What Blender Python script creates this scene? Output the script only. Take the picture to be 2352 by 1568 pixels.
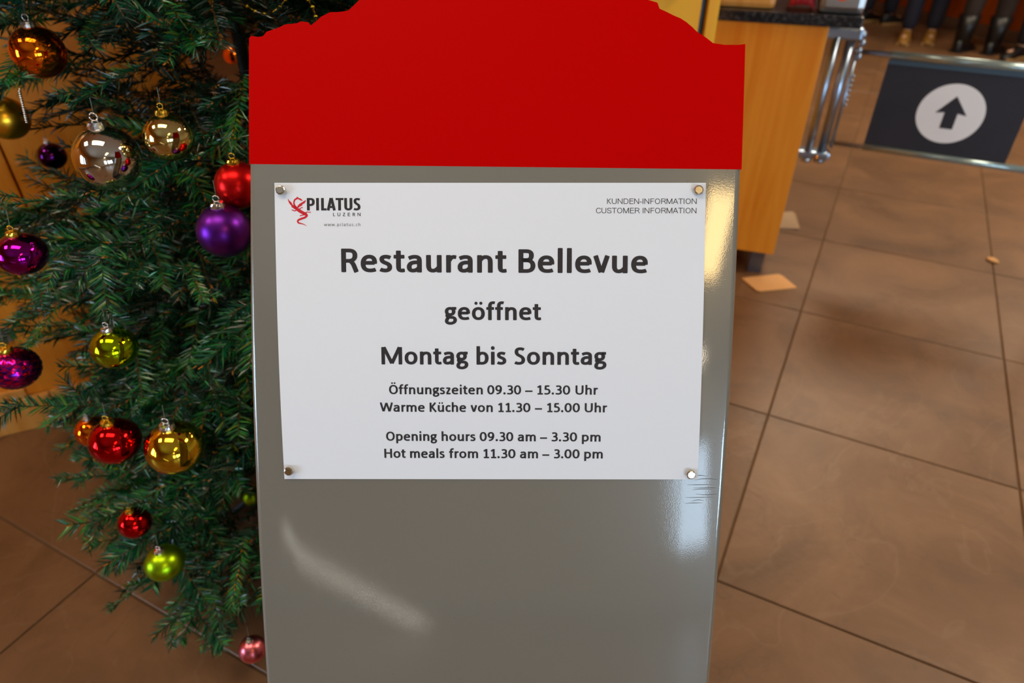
import bpy, bmesh, math, random
from mathutils import Vector, Matrix
from math import sin, cos, pi, radians, sqrt
random.seed(11)
for o in list(bpy.data.objects): bpy.data.objects.remove(o)
SC = bpy.context.scene
COL = SC.collection

# ------------------------------------------------------------------ camera
H = 1.265
PITCH = 35.3
cd = bpy.data.cameras.new('camera')
cam = bpy.data.objects.new('camera', cd); COL.objects.link(cam)
cam.location = (0, 0, H); cam.rotation_euler = (radians(90 - PITCH), 0, 0)
cd.sensor_width = 36; cd.lens = 24; cd.clip_start = .02; cd.clip_end = 60
cd.dof.use_dof = True; cd.dof.focus_distance = .685; cd.dof.aperture_fstop = 4.8
SC.camera = cam

# ------------------------------------------------------------------ light and exposure
SC.view_settings.view_transform = 'Standard'; SC.view_settings.look = 'None'
SC.view_settings.gamma = 1; SC.view_settings.use_curve_mapping = False
SC.view_settings.exposure = -0.23
SC.cycles.use_denoising = True
SC.cycles.max_bounces = 8
SC.cycles.caustics_reflective = False; SC.cycles.caustics_refractive = False
SC.cycles.sample_clamp_indirect = 4
W = bpy.data.worlds.new('sky'); SC.world = W; W.use_nodes = True
W.node_tree.nodes['Background'].inputs[0].default_value = (.75, .87, 1, 1)
W.node_tree.nodes['Background'].inputs[1].default_value = 2.2

def area(name, loc, rot, sx, sy, power, col):
    l = bpy.data.lights.new(name, 'AREA'); l.shape = 'RECTANGLE'; l.size = sx; l.size_y = sy
    l.energy = power; l.color = col
    o = bpy.data.objects.new(name, l); COL.objects.link(o); o.location = loc; o.rotation_euler = rot
    return o
BACK = -4.5                                   # wall with the windows, behind the photographer
WINS = [(1.04, 1.86), (2.3, 3.1), (3.4, 4.3), (4.6, 5.5)]   # x extents of the panes
WZ0, WZ1 = .55, 1.75
for i, (x0, x1) in enumerate(WINS):
    area('daylight', ((x0 + x1) / 2, BACK - .16, (WZ0 + WZ1) / 2), (radians(90), 0, 0), x1 - x0, WZ1 - WZ0, (86 if i else 25) * (x1 - x0), (.56, .78, 1))
ADDED_LWIN = [(-2.6, -1.7), (-1.4, -.5)]            # panes added in the unseen left wall for cool light on tree and notice
for (y0, y1) in ADDED_LWIN:
    area('daylight', (-3.6 - .16, (y0 + y1) / 2, 1.25), (0, radians(-90), 0), 1.3, y1 - y0, 62, (.52, .76, 1))
CEIL = 2.7
WARM = (1, .84, .62)
LAMPS = [(1.10, -1.72, .38, .95, 13, 'oblong warm lamp panel in the ceiling behind the photographer, right of centre'),
         (1.42, -3.98, .3, .5, 5, 'smallest square lamp panel, in the ceiling above the back windows'),
         (-2.0, .3, .5, .5, 15, 'square lamp panel in the ceiling behind the photographer, left of centre'),
         (-.6, .25, 1.1, .5, 5, 'widest lamp panel, in the ceiling above the sign board'),
         (2.4, 1.2, .7, .7, 42, 'square lamp panel in the ceiling right of the service counter'),
         (-1.0, 2.6, .6, .6, 9, 'square lamp panel in the ceiling behind the christmas tree'),
         (2.2, 4.2, .8, .8, 48, 'largest square lamp panel, in the ceiling beyond the swing gate'),
         (4.2, 4.4, .7, .7, 36, 'square lamp panel in the ceiling before the far serving counter')]

# ------------------------------------------------------------------ helpers
def lin(c):
    return tuple(((v / 255) / 12.92 if v <= 10.3 else ((v / 255 + .055) / 1.055) ** 2.4) for v in c) + (1,)

def mat(name, col, rough=.5, metal=0, spec=.5, coat=0, noise=0, nscale=30, bump=0, bscale=200, emit=None, col2=None, coord='Object', rnoise=0):
    m = bpy.data.materials.new(name); m.use_nodes = True
    nt = m.node_tree; b = nt.nodes['Principled BSDF']
    b.inputs['Base Color'].default_value = col if len(col) == 4 else col + (1,)
    b.inputs['Roughness'].default_value = rough; b.inputs['Metallic'].default_value = metal
    b.inputs['Specular IOR Level'].default_value = spec; b.inputs['Coat Weight'].default_value = coat
    tc = nt.nodes.new('ShaderNodeTexCoord')
    if noise or col2 or rnoise:
        n = nt.nodes.new('ShaderNodeTexNoise'); n.inputs['Scale'].default_value = nscale; n.inputs['Detail'].default_value = 5
        nt.links.new(tc.outputs[coord], n.inputs['Vector'])
        if noise or col2:
            mx = nt.nodes.new('ShaderNodeMix'); mx.data_type = 'RGBA'
            c = b.inputs['Base Color'].default_value
            c2 = col2 if col2 else tuple(v * (1 - noise) for v in c[:3]) + (1,)
            mx.inputs['A'].default_value = tuple(c); mx.inputs['B'].default_value = c2
            nt.links.new(n.outputs['Fac'], mx.inputs['Factor']); nt.links.new(mx.outputs['Result'], b.inputs['Base Color'])
        if rnoise:
            mr = nt.nodes.new('ShaderNodeMapRange'); mr.inputs['From Min'].default_value = .35; mr.inputs['From Max'].default_value = .65
            mr.inputs['To Min'].default_value = rough - rnoise; mr.inputs['To Max'].default_value = rough + rnoise
            nt.links.new(n.outputs['Fac'], mr.inputs['Value']); nt.links.new(mr.outputs['Result'], b.inputs['Roughness'])
    if bump:
        n2 = nt.nodes.new('ShaderNodeTexNoise'); n2.inputs['Scale'].default_value = bscale; n2.inputs['Detail'].default_value = 3
        nt.links.new(tc.outputs[coord], n2.inputs['Vector'])
        bp = nt.nodes.new('ShaderNodeBump'); bp.inputs['Strength'].default_value = bump; bp.inputs['Distance'].default_value = .001
        nt.links.new(n2.outputs['Fac'], bp.inputs['Height']); nt.links.new(bp.outputs['Normal'], b.inputs['Normal'])
    if emit:
        b.inputs['Emission Color'].default_value = emit[0] + (1,); b.inputs['Emission Strength'].default_value = emit[1]
    return m

def wood(name, c1, c2, rough=.35, scale=6, rotz=0):
    m = bpy.data.materials.new(name); m.use_nodes = True; nt = m.node_tree; b = nt.nodes['Principled BSDF']
    tc = nt.nodes.new('ShaderNodeTexCoord'); mp = nt.nodes.new('ShaderNodeMapping')
    mp.inputs['Scale'].default_value = (scale * 3, scale * 3, scale * .18); mp.inputs['Rotation'].default_value = (0, 0, rotz)
    n = nt.nodes.new('ShaderNodeTexNoise'); n.inputs['Scale'].default_value = 1.6; n.inputs['Detail'].default_value = 6; n.inputs['Distortion'].default_value = .6
    cr = nt.nodes.new('ShaderNodeMix'); cr.data_type = 'RGBA'; cr.inputs['A'].default_value = c1; cr.inputs['B'].default_value = c2
    nt.links.new(tc.outputs['Object'], mp.inputs['Vector']); nt.links.new(mp.outputs['Vector'], n.inputs['Vector'])
    mr = nt.nodes.new('ShaderNodeMapRange'); mr.inputs['From Min'].default_value = .3; mr.inputs['From Max'].default_value = .7
    nt.links.new(n.outputs['Fac'], mr.inputs['Value']); nt.links.new(mr.outputs['Result'], cr.inputs['Factor'])
    nt.links.new(cr.outputs['Result'], b.inputs['Base Color']); b.inputs['Roughness'].default_value = rough
    return m

def link(name, me, mats, parent=None, smooth=False):
    o = bpy.data.objects.new(name, me); COL.objects.link(o)
    if mats is not None and len(me.materials) == 0:
        for m in (mats if isinstance(mats, (list, tuple)) else [mats]): me.materials.append(m)
    if parent: o.parent = parent
    if smooth:
        for p in me.polygons: p.use_smooth = True
    return o

def mesh_obj(name, verts, faces, mats, parent=None, smooth=False, mi=None):
    me = bpy.data.meshes.new(name); me.from_pydata([tuple(v) for v in verts], [], faces); me.update()
    if mi:
        me.polygons.foreach_set('material_index', mi)
    return link(name, me, mats, parent, smooth)

def bm_obj(name, bm, mats, parent=None, smooth=False):
    me = bpy.data.meshes.new(name); bmesh.ops.recalc_face_normals(bm, faces=bm.faces); bm.to_mesh(me); bm.free()
    return link(name, me, mats, parent, smooth)

def empty(name, loc=(0, 0, 0), rz=0):
    o = bpy.data.objects.new(name, None); COL.objects.link(o); o.location = loc; o.rotation_euler = (0, 0, rz)
    o.empty_display_size = .1
    return o

def tag(o, label=None, cat=None, group=None, kind=None):
    if label: o['label'] = label
    if cat: o['category'] = cat
    if group: o['group'] = group
    if kind: o['kind'] = kind
    return o

def box(bm, x0, y0, z0, x1, y1, z1, bev=0):
    r = bmesh.ops.create_cube(bm, size=1)
    vs = r['verts']
    bmesh.ops.scale(bm, vec=(x1 - x0, y1 - y0, z1 - z0), verts=vs)
    bmesh.ops.translate(bm, vec=((x0 + x1) / 2, (y0 + y1) / 2, (z0 + z1) / 2), verts=vs)
    if bev:
        es = list({e for v in vs for e in v.link_edges})
        bmesh.ops.bevel(bm, geom=es, offset=bev, segments=2, affect='EDGES', profile=.6)

def box_obj(name, d, m, parent=None, bev=.002):
    bm = bmesh.new(); box(bm, *d, bev=bev); return bm_obj(name, bm, m, parent)

def tube(bm, pts, r, seg=12, cap=True):
    pts = [Vector(p) for p in pts]; rings = []
    for i, p in enumerate(pts):
        a = pts[max(i - 1, 0)]; b = pts[min(i + 1, len(pts) - 1)]
        t = (b - a).normalized(); ref = Vector((0, 0, 1)) if abs(t.z) < .9 else Vector((1, 0, 0))
        u = t.cross(ref).normalized(); v = t.cross(u)
        rr = r[i] if isinstance(r, (list, tuple)) else r
        rings.append([bm.verts.new(p + u * rr * cos(2 * pi * k / seg) + v * rr * sin(2 * pi * k / seg)) for k in range(seg)])
    for A, B_ in zip(rings, rings[1:]):
        for k in range(seg): bm.faces.new((A[k], A[(k + 1) % seg], B_[(k + 1) % seg], B_[k]))
    if cap: bm.faces.new(rings[0]); bm.faces.new(rings[-1])

def lathe(bm, prof, seg=32, c=(0, 0, 0)):
    rings = []
    for r, z in prof:
        rings.append([bm.verts.new((c[0] + r * cos(2 * pi * k / seg), c[1] + r * sin(2 * pi * k / seg), c[2] + z)) for k in range(seg)] if r > 1e-6 else [bm.verts.new((c[0], c[1], c[2] + z))])
    for A, B_ in zip(rings, rings[1:]):
        for k in range(seg):
            q = [A[k % len(A)], A[(k + 1) % len(A)], B_[(k + 1) % len(B_)], B_[k % len(B_)]]
            q = list(dict.fromkeys(q))
            if len(q) > 2: bm.faces.new(q)
    if len(rings[0]) > 2: bm.faces.new(rings[0])
    if len(rings[-1]) > 2: bm.faces.new(rings[-1])

PR_ = radians(PITCH)
VF = Vector((0, cos(PR_), -sin(PR_))); VU = Vector((0, sin(PR_), cos(PR_)))
def at(px, py, depth):
    """a point of the room, read off the photograph at a chosen distance"""
    return Vector((0, 0, H)) + (Vector((px - 1176, 0, 0)) + VU * (784 - py)) * (depth / 1568) + VF * depth
def proj(P):
    v = Vector(P) - Vector((0, 0, H)); d = v.dot(VF)
    return 1176 + 1568 * v.x / d, 784 - 1568 * v.dot(VU) / d, d

# ------------------------------------------------------------------ materials
M_wood_or = wood('orange_beech', lin((238, 158, 50)), lin((222, 130, 24)), .34)
M_wood_lt = wood('light_beech', lin((232, 176, 96)), lin((214, 150, 70)), .35)
M_wood_yel = wood('yellow_beech', lin((255, 190, 10)), lin((255, 176, 2)), .55)
M_wood_far = wood('far_orange_wood', lin((214, 100, 14)), lin((180, 74, 6)), .35)
M_chrome = mat('chrome', (.34, .42, .54), .3, 1, rnoise=.04, nscale=8)
M_steel = mat('brushed_steel', (.5, .5, .5), .32, 1, bump=.1)
M_dark = mat('dark_metal', (.03, .032, .036), .35, .6)
M_wall = mat('plaster_wall', lin((205, 190, 165)), .85, noise=.1, nscale=3, bump=.2, bscale=120)
M_ceil = mat('ceiling_panel', lin((225, 215, 198)), .8, noise=.06, nscale=4)
M_white = mat('white_frame', (.75, .76, .78), .4)

# stone floor tiles, coordinates of the room so that no two tiles repeat
def stone():
    m = bpy.data.materials.new('brown_stone_tile'); m.use_nodes = True; nt = m.node_tree; b = nt.nodes['Principled BSDF']
    L = nt.links.new; N = nt.nodes.new
    geo = N('ShaderNodeNewGeometry'); oi = N('ShaderNodeObjectInfo')
    add = N('ShaderNodeVectorMath'); add.operation = 'MULTIPLY_ADD'; add.inputs[1].default_value = (1, 1, 1)
    L(geo.outputs['Position'], add.inputs[0]); 
    cmb = N('ShaderNodeCombineXYZ'); mu = N('ShaderNodeMath'); mu.operation = 'MULTIPLY'; mu.inputs[1].default_value = 17
    L(oi.outputs['Random'], mu.inputs[0]); L(mu.outputs[0], cmb.inputs['Z']); L(cmb.outputs[0], add.inputs[2])
    n1 = N('ShaderNodeTexNoise'); n1.inputs['Scale'].default_value = 3.2; n1.inputs['Detail'].default_value = 9; n1.inputs['Roughness'].default_value = .62; n1.inputs['Distortion'].default_value = .8
    L(add.outputs[0], n1.inputs['Vector'])
    cr = N('ShaderNodeValToRGB'); e = cr.color_ramp.elements
    e[0].position = .3; e[0].color = lin((104, 73, 48)); e[1].position = .72; e[1].color = lin((140, 102, 70))
    L(n1.outputs['Fac'], cr.inputs['Fac'])
    # thin veins: the zero crossings of a distorted noise
    n2 = N('ShaderNodeTexNoise'); n2.inputs['Scale'].default_value = 1.7; n2.inputs['Detail'].default_value = 4; n2.inputs['Distortion'].default_value = 1.6
    L(add.outputs[0], n2.inputs['Vector'])
    s = N('ShaderNodeMath'); s.operation = 'SUBTRACT'; s.inputs[1].default_value = .5; L(n2.outputs['Fac'], s.inputs[0])
    ab = N('ShaderNodeMath'); ab.operation = 'ABSOLUTE'; L(s.outputs[0], ab.inputs[0])
    mr = N('ShaderNodeMapRange'); mr.inputs['From Max'].default_value = .01; mr.inputs['To Min'].default_value = .13; mr.inputs['To Max'].default_value = 0
    L(ab.outputs[0], mr.inputs['Value'])
    mx = N('ShaderNodeMix'); mx.data_type = 'RGBA'; mx.inputs['B'].default_value = lin((158, 132, 108))
    L(mr.outputs['Result'], mx.inputs['Factor']); L(cr.outputs['Color'], mx.inputs['A'])
    n3 = N('ShaderNodeTexNoise'); n3.inputs['Scale'].default_value = 2.6; n3.inputs['Detail'].default_value = 3; n3.inputs['Distortion'].default_value = 2.2
    L(add.outputs[0], n3.inputs['Vector'])
    s2 = N('ShaderNodeMath'); s2.operation = 'SUBTRACT'; s2.inputs[1].default_value = .56; L(n3.outputs['Fac'], s2.inputs[0])
    ab2 = N('ShaderNodeMath'); ab2.operation = 'ABSOLUTE'; L(s2.outputs[0], ab2.inputs[0])
    mr2 = N('ShaderNodeMapRange'); mr2.inputs['From Max'].default_value = .008; mr2.inputs['To Min'].default_value = .16; mr2.inputs['To Max'].default_value = 0
    L(ab2.outputs[0], mr2.inputs['Value'])
    mx2 = N('ShaderNodeMix'); mx2.data_type = 'RGBA'; mx2.inputs['B'].default_value = lin((58, 42, 32))
    L(mr2.outputs['Result'], mx2.inputs['Factor']); L(mx.outputs['Result'], mx2.inputs['A'])
    L(mx2.outputs['Result'], b.inputs['Base Color'])
    n4 = N('ShaderNodeTexNoise'); n4.inputs['Scale'].default_value = 45; n4.inputs['Detail'].default_value = 6
    L(geo.outputs['Position'], n4.inputs['Vector'])
    bp = N('ShaderNodeBump'); bp.inputs['Strength'].default_value = .35; bp.inputs['Distance'].default_value = .002
    ad = N('ShaderNodeMath'); ad.operation = 'ADD'; L(n1.outputs['Fac'], ad.inputs[0]); L(n4.outputs['Fac'], ad.inputs[1])
    L(ad.outputs[0], bp.inputs['Height']); L(bp.outputs['Normal'], b.inputs['Normal'])
    b.inputs['Roughness'].default_value = .42
    return m
M_stone = stone()
M_grout = mat('tile_grout', lin((120, 92, 64)), .9, noise=.35, nscale=1.3)

# ------------------------------------------------------------------ the room
X0, X1, Y0, Y1 = -3.6, 6.6, BACK, 10.2
def struct(name, o): o['kind'] = 'structure'; return o
floor = box_obj('floor', (X0, Y0, -.12, X1, Y1, -.004), M_grout, bev=0); struct('floor', floor)
TA = radians(27.3)
ta = Vector((sin(TA), cos(TA), 0)); tb = Vector((cos(TA), -sin(TA), 0))
TS = .6; TB0 = -.0237; TA0 = .4015
bm = bmesh.new(); g_ = .0022
box(bm, g_, g_, -.012, TS - g_, TS - g_, 0)
top = [f for f in bm.faces if f.normal.z > .9][0]
bmesh.ops.bevel(bm, geom=list(top.edges), offset=.0015, segments=1, affect='EDGES')
tile_me = bpy.data.meshes.new('stone_tile'); bm.to_mesh(tile_me); bm.free(); tile_me.materials.append(M_stone)
cands = []
for i in range(-14, 16):
    for j in range(-10, 20):
        c = tb * (TB0 + (i + .5) * TS) + ta * (TA0 + (j + .5) * TS)
        if X0 + .45 < c.x < X1 - .45 and Y0 + .45 < c.y < Y1 - .45:
            cands.append(((c - Vector((.9, 2.6, 0))).length, i, j))
cands.sort()
for _, i, j in cands[:298]:
    o = bpy.data.objects.new('stone_tile', tile_me); COL.objects.link(o); o.parent = floor
    o.location = tb * (TB0 + i * TS) + ta * (TA0 + j * TS); o.rotation_euler = (0, 0, -TA)
# the tiles beyond the ones above, joined
bm = bmesh.new()
R_ = Matrix.Rotation(-TA, 3, 'Z')
for _, i, j in cands[298:]:
    p = tb * (TB0 + i * TS) + ta * (TA0 + j * TS)
    n0 = len(bm.verts); b2 = bmesh.ops.create_cube(bm, size=1)['verts']
    bmesh.ops.scale(bm, vec=(TS - 2 * g_, TS - 2 * g_, .012), verts=b2)
    bmesh.ops.translate(bm, vec=(TS / 2, TS / 2, -.006), verts=b2)
    bmesh.ops.rotate(bm, cent=(0, 0, 0), matrix=R_, verts=b2); bmesh.ops.translate(bm, vec=p, verts=b2)
if len(cands) > 298:
    o = bm_obj('stone_tile_field', bm, M_stone, floor); o['kind'] = 'stuff'

# ceiling, walls, windows
ceiling = box_obj('ceiling', (X0, Y0, CEIL + .03, X1, Y1, CEIL + .15), M_ceil, bev=0); struct('', ceiling)
bm = bmesh.new(); xs = [X0] + [v for w in WINS for v in w] + [X1]
for k in range(0, len(xs), 2): box(bm, xs[k], BACK - .25, 0, xs[k + 1], BACK, CEIL + .03)
for (a, b) in WINS:
    box(bm, a, BACK - .25, 0, b, BACK, WZ0); box(bm, a, BACK - .25, WZ1, b, BACK, CEIL + .03)
struct('', bm_obj('wall_back', bm, M_wall))
bm = bmesh.new(); ys = [Y0] + [v for w in ADDED_LWIN for v in w] + [Y1]
for k in range(0, len(ys), 2): box(bm, X0 - .12, ys[k], 0, X0, ys[k + 1], CEIL + .03)
for (a, b) in ADDED_LWIN:
    box(bm, X0 - .12, a, 0, X0, b, .6); box(bm, X0 - .12, a, 1.9, X0, b, CEIL + .03)
struct('', bm_obj('wall_left', bm, M_wood_or))
struct('', box_obj('wall_right', (X1, Y0, 0, X1 + .12, Y1, CEIL + .03), M_wall, bev=0))
struct('', box_obj('wall_front', (X0, Y1, 0, X1, Y1 + .12, CEIL + .03), M_wood_far, bev=0))
def glass():
    m = bpy.data.materials.new('window_glass'); m.use_nodes = True; nt = m.node_tree
    nt.nodes.remove(nt.nodes['Principled BSDF']); out = nt.nodes['Material Output']
    t = nt.nodes.new('ShaderNodeBsdfTransparent'); g = nt.nodes.new('ShaderNodeBsdfGlossy'); g.inputs['Roughness'].default_value = .02
    x = nt.nodes.new('ShaderNodeMixShader'); fr = nt.nodes.new('ShaderNodeFresnel')
    nt.links.new(fr.outputs[0], x.inputs[0]); nt.links.new(t.outputs[0], x.inputs[1]); nt.links.new(g.outputs[0], x.inputs[2]); nt.links.new(x.outputs[0], out.inputs[0])
    return m
M_glass = glass()
for k, (a, b) in enumerate(WINS + ADDED_LWIN):
    left = k >= len(WINS)  # the added panes of the left wall
    if left: wroot = empty('window_%d' % (k + 1), (X0 - .06, (a + b) / 2, .6), pi / 2)
    else: wroot = empty('window_%d' % (k + 1), ((a + b) / 2, BACK - .06, WZ0))
    wroot['kind'] = 'structure'
    w = b - a; h = 1.3 if left else WZ1 - WZ0
    bm = bmesh.new()
    box(bm, -w / 2, -.03, 0, w / 2, .03, .04); box(bm, -w / 2, -.03, h - .04, w / 2, .03, h)
    box(bm, -w / 2, -.03, .04, -w / 2 + .04, .03, h - .04); box(bm, w / 2 - .04, -.03, .04, w / 2, .03, h - .04)
    bm_obj('window_frame', bm, M_white, wroot)
    box_obj('pane', (-w / 2 + .04, -.004, .04, w / 2 - .04, .004, h - .04), M_glass, wroot, bev=0)

# ceiling lamps that give the warm light
M_lampglass = mat('lit_diffuser', (1, .9, .75), .5, emit=(WARM, 5.0))
for i, (x, y, sx, sy, pw, lab) in enumerate(LAMPS):
    t = empty('ceiling_lamp', (x, y, CEIL))
    tag(t, lab, 'lamp', 'lamp panels in the ceiling')
    bm = bmesh.new(); f = .03
    for d in ((-sx / 2 - f, -sy / 2 - f, -.03, sx / 2 + f, -sy / 2, .03), (-sx / 2 - f, sy / 2, -.03, sx / 2 + f, sy / 2 + f, .03), (-sx / 2 - f, -sy / 2, -.03, -sx / 2, sy / 2, .03), (sx / 2, -sy / 2, -.03, sx / 2 + f, sy / 2, .03)): box(bm, *d)
    bm_obj('lamp_frame', bm, M_white, t)
    box_obj('diffuser', (-sx / 2, -sy / 2, -.004, sx / 2, sy / 2, .01), M_lampglass, t, bev=0)
    area('lamp_light', (x, y, CEIL - .012), (0, 0, 0), sx, sy, pw, (1, .6, .1) if i == 0 else WARM)

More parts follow.
